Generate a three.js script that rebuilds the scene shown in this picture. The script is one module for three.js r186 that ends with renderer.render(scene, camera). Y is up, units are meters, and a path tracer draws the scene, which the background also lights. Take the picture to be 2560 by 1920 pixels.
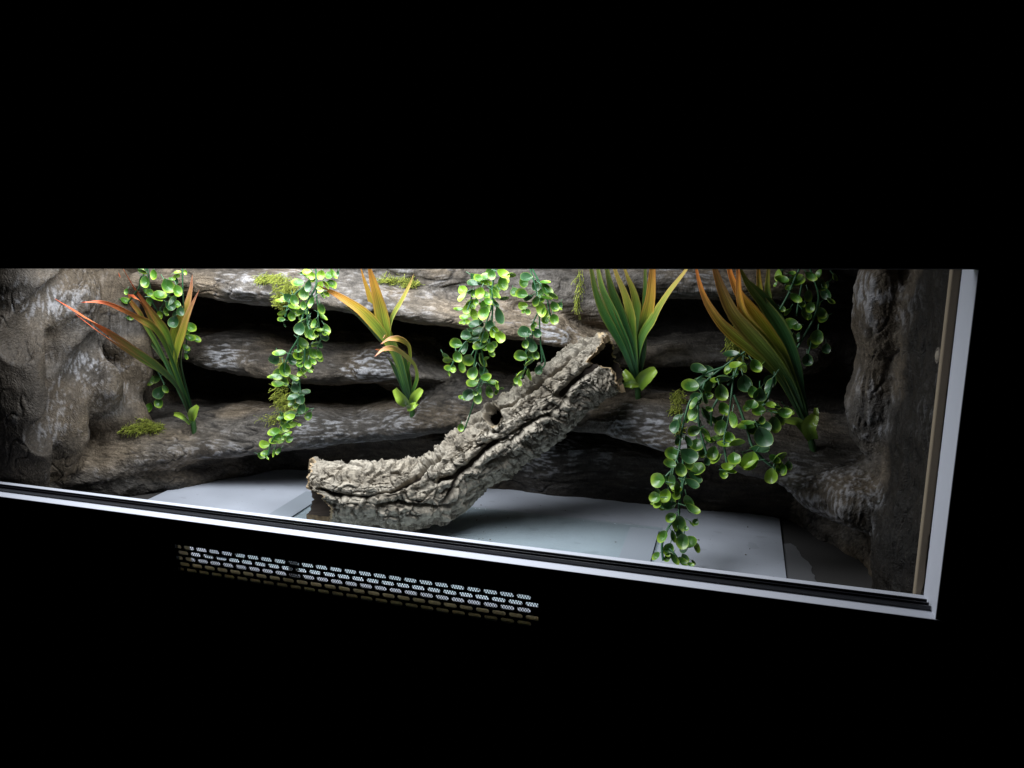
import * as THREE from 'three';
import { mergeGeometries } from 'three/addons/utils/BufferGeometryUtils.js';
import { ImprovedNoise } from 'three/addons/math/ImprovedNoise.js';
import { RoundedBoxGeometry } from 'three/addons/geometries/RoundedBoxGeometry.js';
import { RectAreaLightUniformsLib } from 'three/addons/lights/RectAreaLightUniformsLib.js';

// ---------------------------------------------------------------- camera, light, exposure
const scene = new THREE.Scene();
scene.background = new THREE.Color(0, 0, 0);
const camera = new THREE.PerspectiveCamera(56.813, 4 / 3, 0.02, 60);
camera.rotation.order = 'YXZ';
camera.position.set(-0.2332, 0.4522, 0.8539);
camera.rotation.set(-0.218389, 0.312559, -0.018088);
const renderer = new THREE.WebGLRenderer({ antialias: true });
renderer.toneMapping = THREE.LinearToneMapping;
renderer.toneMappingExposure = 1.0;
renderer.shadowMap.enabled = true;
RectAreaLightUniformsLib.init();

// the light bar fixed under the ceiling of the vivarium, out of sight above the front panel
const LAMP = { x: -0.925, y: 0.54, z: -0.165, w: 0.94, d: 0.23, power: 15.6 };
const lampLight = new THREE.RectAreaLight(new THREE.Color(0.90, 0.945, 1.0), LAMP.power, LAMP.w, LAMP.d);
lampLight.position.set(LAMP.x, LAMP.y - 0.004, LAMP.z);
lampLight.lookAt(LAMP.x, LAMP.y - 1, LAMP.z + 0.001);

// ---------------------------------------------------------------- helpers
let seed = 20240611;
const rand = () => { seed = (seed * 1664525 + 1013904223) >>> 0; return seed / 4294967296; };
const rr = (a, b) => a + (b - a) * rand();
const V = (a) => new THREE.Vector3(a[0], a[1], a[2]);
const perlin = new ImprovedNoise();
const N3 = (x, y, z) => perlin.noise(x + 31.7, y + 17.3, z + 9.1);
const fbm = (x, y, z, o = 3) => { let s = 0, a = 1, f = 1, t = 0; for (let i = 0; i < o; i++) { s += a * N3(x * f, y * f, z * f); t += a; a *= 0.5; f *= 2.03; } return s / t; };
const clamp = (x, a = 0, b = 1) => Math.min(b, Math.max(a, x));
const sstep = (a, b, x) => { const t = clamp((x - a) / (b - a)); return t * t * (3 - 2 * t); };
const mix = (a, b, t) => a + (b - a) * t;
const mix3 = (a, b, t) => [mix(a[0], b[0], t), mix(a[1], b[1], t), mix(a[2], b[2], t)];
const used = {};
function numbered(n) { used[n] = (used[n] ?? -1) + 1; return used[n] ? n + '_' + String(used[n]).padStart(3, '0') : n; }
function thing(name, label, category, pos = [0, 0, 0], group) {
  const o = new THREE.Group(); o.name = numbered(name); o.position.set(...pos); scene.add(o);
  o.userData = { label, category }; if (group) o.userData.group = group;
  return o;
}
function part(name, geometry, material, parent, label) {
  const m = new THREE.Mesh(geometry, material); m.name = name; m.castShadow = m.receiveShadow = true;
  if (label) m.userData.label = label;
  parent.add(m); return m;
}
function boxG(x0, x1, y0, y1, z0, z1, r = 0.0008) {
  const g = r > 0 ? new RoundedBoxGeometry(x1 - x0, y1 - y0, z1 - z0, 2, r) : new THREE.BoxGeometry(x1 - x0, y1 - y0, z1 - z0);
  g.translate((x0 + x1) / 2, (y0 + y1) / 2, (z0 + z1) / 2); return g;
}
function plain(g) { const o = g.index ? g.toNonIndexed() : g; for (const k of Object.keys(o.attributes)) if (k !== 'position' && k !== 'normal') o.deleteAttribute(k); return o; }
const merge = (list) => mergeGeometries(list.map(plain));
function colourize(g, fn) {
  const p = g.attributes.position, c = new Float32Array(p.count * 3);
  for (let i = 0; i < p.count; i++) { const k = fn(p.getX(i), p.getY(i), p.getZ(i), i); c[3 * i] = k[0]; c[3 * i + 1] = k[1]; c[3 * i + 2] = k[2]; }
  g.setAttribute('color', new THREE.BufferAttribute(c, 3)); return g;
}
const std = (o) => new THREE.MeshStandardMaterial(o);
const rgb = (r, g, b) => new THREE.Color().setRGB(r, g, b);

// periodic fibre / grain textures (colour multiplier and relief)
function grainTexture(size, fx, fy, colour, seedOff) {
  const h = new Float32Array(size * size);
  const T = Math.PI * 2;
  for (let j = 0; j < size; j++) for (let i = 0; i < size; i++) {
    const u = i / size, v = j / size;
    // wrap through a circle in one axis and cross-fade in the other
    const a = Math.cos(u * T), b = Math.sin(u * T), w = v;
    const f = (vv0) => { const q1 = N3(a * 4, b * 4, vv0 * 25) * 1.6 / fy, vv = vv0 + q1; return 0.6 * N3(a * fx + seedOff, b * fx + vv * 31, vv * fy) + 0.4 * N3(a * fx * 2.4, b * fx * 2.4 + seedOff, vv * fy * 2.6) + 0.25 * N3(a * fx * 5, b * fx * 5, vv * fy * 4.1 + seedOff); };
    const k = w < 0.85 ? 0 : (w - 0.85) / 0.15;
    h[j * size + i] = f(w) * (1 - k) + f(w - 1) * k;
  }
  const d = new Uint8Array(size * size * 4);
  for (let i = 0; i < size * size; i++) {
    const t = clamp(h[i] * 0.75 + 0.5), q = colour ? 172 + 83 * Math.pow(t, 0.9) : 255 * t;
    d[4 * i] = d[4 * i + 1] = d[4 * i + 2] = q; d[4 * i + 3] = 255;
  }
  const tx = new THREE.DataTexture(d, size, size, THREE.RGBAFormat);
  tx.wrapS = tx.wrapT = THREE.RepeatWrapping; tx.magFilter = THREE.LinearFilter; tx.minFilter = THREE.LinearMipmapLinearFilter; tx.generateMipmaps = true;
  if (colour) tx.colorSpace = THREE.SRGBColorSpace; tx.needsUpdate = true; return tx;
}

// ---------------------------------------------------------------- measured places in the vivarium (metres)
const VINE_A = {
  leaves: [[-1.3907,.3546,-.311,-.122,.039,-.72,.682,.0236,.3],
    [-1.4263,.3552,-.3308,.547,-.512,.514,-.418,.0191,0],
    [-1.3924,.3782,-.3076,.348,.229,-.347,.841,.0176,.5],
    [-1.4129,.3829,-.3204,-.475,.452,-.491,.573,.0167,.59],
    [-1.3736,.3695,-.3171,-.029,-.053,-.721,.69,.0212,.5],
    [-1.3969,.3323,-.322,-.328,.351,-.472,.739,.0167,.5],
    [-1.4272,.3324,-.3417,-.522,.466,-.266,.663,.0122,.46],
    [-1.3335,.3472,-.3066,-.28,.321,-.49,.761,.0292,2.25],
    [-1.3736,.3265,-.3239,-.419,.379,.042,.824,.0262,.4],
    [-1.3733,.3192,-.3131,-.598,.406,.036,.69,.0237,.7],
    [-1.4121,.311,-.3371,.01,-.097,-.702,.705,.0216,.37],
    [-1.3019,.3392,-.2959,-.451,.404,-.541,.583,.023,.5],
    [-1.3012,.3741,-.3023,-.473,.274,.253,.798,.0138,.7],
    [-1.3096,.3681,-.3059,.435,.398,-.017,.808,.015,.7],
    [-1.3153,.3605,-.3,-.467,.37,.067,.801,.0127,.5],
    [-1.3097,.3576,-.3089,.054,-.055,-.676,.733,.0128,2],
    [-1.2932,.3744,-.3163,-.009,.009,-.68,.733,.0104,.8],
    [-1.3586,.3135,-.3359,-.549,.48,-.405,.551,.0192,2.3],
    [-1.35,.307,-.3417,-.441,.414,-.33,.725,.0181,.6],
    [-1.3286,.3151,-.3133,-.346,.098,.515,.778,.0235,.1],
    [-1.3553,.3049,-.3295,-.237,.339,-.351,.84,.022,0],
    [-1.3363,.2937,-.3341,-.454,.377,-.604,.536,.0204,2.1],
    [-1.3683,.2837,-.3573,.392,-.228,.776,-.438,.0175,0],
    [-1.3591,.2697,-.339,-.272,.062,-.782,.558,.0254,2.2],
    [-1.3989,.2825,-.3465,-.037,.006,-.67,.742,.0184,.8],
    [-1.3854,.2907,-.352,.064,-.042,-.647,.758,.0184,.6],
    [-1.411,.2811,-.3706,-.541,.446,-.198,.685,.0133,.3],
    [-1.333,.257,-.3561,-.233,.322,-.343,.851,.022,.5],
    [-1.3629,.2459,-.3768,.077,-.051,.983,-.161,.0199,.36],
    [-1.3613,.2276,-.3816,-.396,.364,.013,.843,.0213,2.6],
    [-1.3586,.2244,-.3941,-.482,.404,-.237,.741,.0201,.49],
    [-1.3723,.2077,-.3769,-.51,.414,-.219,.721,.0176,2.2],
    [-1.3821,.1978,-.3929,.22,.176,.824,-.491,.0159,0],
    [-1.3807,.1872,-.383,-.579,.459,-.401,.542,.0139,.6],
    [-1.4757,.3122,-.3326,-.38,.414,-.079,.823,.0184,.5],
    [-1.4841,.3086,-.3527,-.174,-.121,-.798,.565,.0144,.58],
    [-1.4269,.3357,-.2948,-.097,-.074,-.751,.649,.013,.3],
    [-1.5303,.2722,-.3572,-.428,.325,.246,.807,.0215,.75],
    [-1.5059,.2578,-.3459,-.517,.407,.034,.753,.0238,.75],
    [-1.5245,.2882,-.3513,-.505,.266,.322,.755,.0113,.5],
    [-1.4727,.2772,-.3376,.112,.38,-.087,.914,.0136,.3],
    [-1.5075,.2664,-.3567,.64,-.562,.366,-.375,.0126,.4],
    [-1.5355,.1349,-.3984,.336,.407,.821,-.216,.0264,.5],
    [-1.5517,.1199,-.4252,.633,.052,.674,-.377,.0248,.22],
    [-1.5076,.1257,-.4001,.502,-.353,.639,-.464,.0264,.5],
    [-1.5171,.1217,-.4278,.442,-.256,.852,-.117,.0232,.35],
    [-1.4868,.0956,-.4034,.349,-.049,.799,-.488,.0297,.1],
    [-1.5144,.1534,-.4032,.33,-.342,.859,.192,.0198,.4],
    [-1.4871,.0726,-.4,-.273,.104,-.675,.677,.0231,.3],
    [-1.5159,.0595,-.3977,-.226,-.154,-.78,.563,.0233,.6],
    [-1.5281,.0407,-.3942,-.342,.163,-.659,.65,.015,.6],
    [-1.5403,.0339,-.4162,-.022,-.114,-.654,.747,.0137,.58],
    [-1.4544,.1098,-.3931,.002,.071,-.552,.831,.0195,.3],
    [-1.4549,.1309,-.4036,-.59,.416,-.093,.686,.0196,.2]],
  stems: [[[-1.3875,.3836,-.314],[-1.4036,.3578,-.314],[-1.4157,.3411,-.3144]],
    [[-1.2967,.3905,-.314],[-1.3041,.3445,-.314],[-1.3453,.2803,-.3535],[-1.3764,.2252,-.386],[-1.4018,.1826,-.404]],
    [[-1.3449,.3318,-.3209],[-1.3716,.3137,-.3323],[-1.3947,.2925,-.3454]],
    [[-1.4157,.3411,-.3144],[-1.4956,.2907,-.3454],[-1.5252,.2628,-.3616]],
    [[-1.3875,.3836,-.314],[-1.4057,.308,-.3356],[-1.4073,.2897,-.347]],
    [[-1.5072,.1922,-.4023],[-1.4865,.1528,-.404],[-1.4692,.1066,-.404],[-1.4994,.0709,-.404],[-1.5376,.0409,-.404]]] };
const VINE_B = {
  leaves: [[-1.0093,.3574,-.2779,.278,.386,.874,-.1,.0223,.25],
    [-.9825,.3522,-.2762,.043,-.157,-.723,.672,.0222,.05],
    [-.9998,.3381,-.2816,-.19,.092,-.732,.648,.0224,.3],
    [-1.0175,.3267,-.2732,-.405,.344,-.565,.631,.0208,.15],
    [-1.0437,.3277,-.2932,-.298,.318,-.294,.851,.0199,0],
    [-1.0492,.3266,-.2945,.149,.305,.845,-.413,.0164,.7],
    [-1.0584,.321,-.2917,.249,.51,.802,-.184,.0188,.8],
    [-1.0636,.3244,-.3125,.178,.393,.84,-.329,.018,.63],
    [-1.0316,.3108,-.2915,-.524,.302,.055,.795,.022,.65],
    [-1.0416,.2991,-.3114,-.144,.284,-.197,.927,.0175,.55],
    [-1.0479,.3034,-.2758,.35,-.419,.838,-.004,.017,.75],
    [-1.0044,.3065,-.2702,.306,-.314,.898,.036,.016,.5],
    [-1.0139,.3012,-.2986,-.509,.368,-.199,.753,.0146,.34],
    [-1.0387,.2943,-.2919,-.34,.272,-.599,.672,.018,.55],
    [-1.0635,.286,-.294,.293,.36,.881,-.088,.014,2.3],
    [-1.0242,.291,-.2945,-.506,.418,-.506,.56,.0082,.3],
    [-1.056,.2762,-.2942,.216,-.053,-.544,.809,.0074,.1],
    [-.9917,.3754,-.2816,-.417,.268,.11,.862,.0175,.95],
    [-.9965,.3686,-.2879,-.491,.357,-.127,.784,.0128,.9],
    [-1.0021,.3638,-.3054,-.502,.397,-.274,.718,.0096,.69],
    [-.9783,.3708,-.28,-.119,.058,-.715,.686,.0142,.85],
    [-.9924,.363,-.3005,-.03,.321,-.772,.547,.012,.59],
    [-.953,.3732,-.2692,-.208,.067,-.806,.551,.0172,.9],
    [-.9444,.3699,-.2836,-.351,-.114,-.398,.84,.0179,.7],
    [-.9408,.3729,-.2853,-.556,.44,-.326,.625,.0197,2.6],
    [-.9507,.3566,-.2832,.364,-.054,-.483,.795,.0182,.85],
    [-.9576,.3509,-.3104,-.493,.369,-.239,.75,.0164,.54],
    [-.9444,.3555,-.2874,-.341,.302,-.101,.885,.019,.45],
    [-.971,.3518,-.2916,-.142,-.107,-.838,.517,.0176,.8],
    [-.9523,.3434,-.2639,.165,.469,.82,-.282,.0125,.85],
    [-.9551,.3389,-.2865,.193,.153,-.334,.91,.0127,.8],
    [-.9739,.3363,-.3032,.051,-.135,-.703,.696,.0107,.45],
    [-.9697,.3315,-.2956,-.582,.388,-.172,.693,.0096,.7],
    [-.9213,.3751,-.2771,.162,-.225,-.681,.678,.0117,.2],
    [-.9958,.3752,-.2727,-.143,.084,-.714,.68,.0063,.1],
    [-.971,.3229,-.2635,.029,-.283,-.75,.597,.0205,.4],
    [-.9943,.3256,-.2955,-.029,-.126,-.749,.65,.0194,.1],
    [-.9583,.3127,-.272,.08,-.023,-.601,.795,.0206,.45],
    [-1.0016,.3167,-.2799,-.059,-.03,-.71,.701,.0161,.2],
    [-.9639,.296,-.2771,-.65,.432,-.21,.589,.0207,.6],
    [-1.0153,.2869,-.2892,.386,-.585,.713,-.004,.0244,.1],
    [-1.0199,.277,-.3134,.429,-.347,.707,-.442,.0226,.03],
    [-1.0072,.2751,-.2699,-.199,.045,-.75,.629,.0241,.15],
    [-.9932,.2691,-.2746,.08,-.186,-.679,.706,.0225,.2],
    [-1.0004,.26,-.3041,-.262,.262,-.392,.842,.0177,.18],
    [-.982,.2831,-.2807,.018,-.283,-.745,.603,.0185,.5],
    [-.9806,.2694,-.2751,.515,-.58,.601,-.193,.0201,.5],
    [-.9915,.2757,-.292,-.255,.292,-.155,.909,.0158,.18],
    [-.9556,.2742,-.274,-.498,.386,-.453,.631,.0191,.5],
    [-.9697,.2688,-.2811,.192,.577,.76,-.227,.0177,.85],
    [-.9774,.2655,-.3106,.56,-.463,.489,-.483,.0169,.87],
    [-.9686,.2602,-.2899,.224,.179,-.261,.922,.0162,.1],
    [-1.0086,.2785,-.2922,-.066,-.038,-.704,.706,.0163,.3],
    [-1.0226,.281,-.3203,.322,-.162,.815,-.454,.0138,.05],
    [-1.0231,.2415,-.2969,-.472,.355,-.323,.74,.025,.4],
    [-1.0311,.2283,-.3224,.397,-.319,.831,-.225,.02,.05],
    [-1.0535,.226,-.2655,.255,.522,.793,-.18,.0247,.15],
    [-1.0801,.2135,-.2852,-.066,.29,-.799,.523,.0243,0],
    [-1.0485,.2093,-.2935,-.414,.319,-.431,.736,.022,.1],
    [-1.0625,.1904,-.2885,-.359,.243,-.595,.676,.0268,.45],
    [-1.0965,.1745,-.317,.266,.093,.865,-.416,.0259,.38],
    [-1.0763,.1786,-.2725,.225,.576,.749,-.238,.022,.4],
    [-1.0668,.1648,-.2714,.28,.517,.799,-.128,.0235,.7],
    [-1.0712,.1639,-.2967,-.379,.272,-.508,.724,.0175,.48],
    [-1.0351,.1769,-.2747,-.603,.354,-.103,.707,.0202,.3],
    [-1.0407,.1653,-.2907,.201,.331,.846,-.365,.0152,.17],
    [-1.0363,.1577,-.2817,-.134,.085,-.577,.801,.0188,.2],
    [-1.0636,.1427,-.3097,-.494,.343,-.371,.708,.014,.11],
    [-1.0456,.1456,-.2829,-.232,.022,-.735,.637,.011,.4],
    [-1.0245,.1448,-.2949,-.564,.257,.135,.773,.0206,.05],
    [-1.0492,.1399,-.3114,-.295,.246,-.4,.832,.018,0],
    [-1.0297,.1427,-.2646,.196,.507,.786,-.295,.0233,.15],
    [-1.0237,.1381,-.2766,-.236,.085,-.661,.707,.0206,.06],
    [-1.0357,.1307,-.2664,-.114,-.356,-.779,.504,.0172,.3],
    [-1.0454,.119,-.2914,-.26,-.029,-.8,.539,.0129,.37],
    [-1.0247,.1195,-.2752,.482,-.334,.702,-.403,.0235,.1],
    [-1.0195,.1106,-.2798,.146,.503,.766,-.373,.022,.5],
    [-1.0195,.0999,-.293,-.268,-.033,-.81,.521,.017,.2],
    [-1.0471,.1058,-.2726,.26,.441,.838,-.186,.0221,.2],
    [-1.0675,.0894,-.2932,-.513,-.078,-.661,.542,.0213,.25],
    [-1.031,.1061,-.2507,.23,.431,.828,-.274,.0201,.7],
    [-1.065,.0962,-.2794,.035,.037,-.498,.866,.018,.65],
    [-1.0686,.098,-.2719,.223,.466,.807,-.286,.0143,.2],
    [-1.0783,.099,-.2895,-.5,.336,-.315,.733,.0128,.29],
    [-1.0429,.0854,-.2703,.242,.517,.795,-.207,.0237,.75],
    [-1.0485,.0847,-.2597,-.289,.056,-.724,.624,.0173,.6],
    [-1.0752,.0816,-.2893,.088,-.131,-.587,.794,.0166,.35],
    [-1.0651,.0705,-.2709,.22,.481,.798,-.288,.0175,.75],
    [-1.0672,.0754,-.2474,.252,.401,.839,-.267,.0235,.6],
    [-1.0764,.0593,-.2662,-.414,.309,-.148,.843,.0223,.55],
    [-1.0778,.0537,-.2601,.271,.516,.796,-.162,.0222,.75],
    [-1.0836,.0481,-.2869,-.383,-.086,-.29,.873,.0215,.56],
    [-1.1043,.0445,-.2617,.312,.374,.873,.03,.02,2.7],
    [-1.0946,.0313,-.2504,.227,.397,.815,-.357,.0175,.7],
    [-1.1151,.0211,-.2635,-.383,.306,-.174,.854,.016,.37],
    [-1.0598,.0416,-.2321,.127,-.341,-.605,.708,.0171,.5],
    [-1.0616,.0382,-.2491,-.126,-.298,-.753,.573,.0148,.29],
    [-1.0315,.0756,-.2393,-.577,.182,.311,.733,.017,.4],
    [-1.0432,.062,-.2558,.551,.125,.802,-.192,.0163,.22],
    [-1.0397,.0722,-.2377,-.122,-.137,-.71,.68,.0108,.4],
    [-1.0754,.0325,-.2259,-.686,.419,-.295,.516,.0109,.7],
    [-1.025,.0883,-.2673,-.336,.289,.055,.895,.0078,.7],
    [-1.03,.217,-.2903,.301,.35,.887,.02,.0203,.85],
    [-1.038,.2094,-.3201,.351,-.309,.882,-.064,.0174,.9],
    [-.9984,.2239,-.2937,-.292,.243,-.474,.794,.0202,.7],
    [-1.0252,.2111,-.289,-.133,-.199,-.804,.544,.0156,.7],
    [-.9961,.2077,-.2716,-.183,.046,-.693,.696,.0169,.6],
    [-1.0002,.211,-.2872,-.348,.252,-.545,.72,.0132,.58],
    [-1.0208,.1908,-.2918,-.185,.042,-.692,.697,.0141,.7],
    [-1.0449,.1811,-.3155,.088,.049,-.485,.869,.0137,.71],
    [-1.0221,.1858,-.2809,.188,.201,.838,-.471,.0125,.8],
    [-1.0156,.2261,-.2956,-.027,.354,-.733,.58,.016,.6],
    [-1.0212,.2234,-.3157,-.285,.213,-.565,.745,.0107,.64],
    [-.9805,.2142,-.2648,-.44,.325,-.42,.725,.0121,.6],
    [-.9814,.2253,-.2896,.103,-.068,-.585,.801,.0185,.6],
    [-.9942,.2133,-.3075,-.032,.136,-.442,.886,.016,.26],
    [-1.0074,.1901,-.2864,-.606,.349,-.102,.707,.014,.6],
    [-1.0232,.1781,-.2948,-.589,.368,-.193,.693,.0094,.8],
    [-.9902,.2009,-.2753,.069,.014,-.529,.846,.0092,.6],
    [-1.024,.2011,-.2831,-.555,-.134,-.559,.601,.0159,.6],
    [-1.0273,.2273,-.2864,-.487,.271,.12,.822,.014,.6],
    [-1.0318,.2292,-.302,-.53,.375,-.276,.708,.0134,.58],
    [-.961,.2673,-.2826,-.354,-.073,-.403,.841,.0172,.4],
    [-.9628,.2582,-.2813,.157,.197,-.248,.936,.0167,.1],
    [-.9807,.2479,-.2752,.337,-.438,.833,.003,.0167,.25],
    [-.9747,.2435,-.2844,.053,-.026,-.591,.804,.0138,.15],
    [-1.0027,.2387,-.3138,.547,-.45,.528,-.47,.0132,.16],
    [-.983,.2647,-.2649,-.417,.322,-.566,.634,.0196,.3],
    [-.9813,.2665,-.2798,-.462,-.037,-.679,.57,.0181,.32]],
  stems: [[[-1.0185,.2725,-.289],[-1.0249,.2521,-.289],[-1.0435,.2278,-.289],[-1.0569,.2034,-.289],[-1.0675,.1723,-.289]],
    [[-1.0252,.2489,-.289],[-1.0301,.2172,-.289],[-1.033,.1772,-.289],[-1.0315,.145,-.289],[-1.0326,.1216,-.2846],[-1.0382,.102,-.2766],[-1.0627,.0827,-.2692],[-1.0818,.0548,-.2582],[-1.0863,.0295,-.2477]],
    [[-1.0141,.2336,-.289],[-1.0178,.1939,-.289]],
    [[-.9786,.3914,-.289],[-.977,.3678,-.289],[-.9778,.3496,-.289],[-.9999,.3197,-.289],[-1.0155,.2829,-.289],[-1.0227,.2572,-.289]],
    [[-.9778,.3496,-.289],[-.9784,.3321,-.289],[-.9787,.308,-.289],[-.9786,.2878,-.289],[-.9775,.2586,-.289],[-.9833,.2344,-.289]],
    [[-.9947,.3558,-.289],[-1.0246,.3355,-.289],[-1.0464,.3068,-.289],[-1.0516,.2935,-.289]],
    [[-.9988,.3214,-.289],[-1.0056,.2577,-.289]]] };
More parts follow.
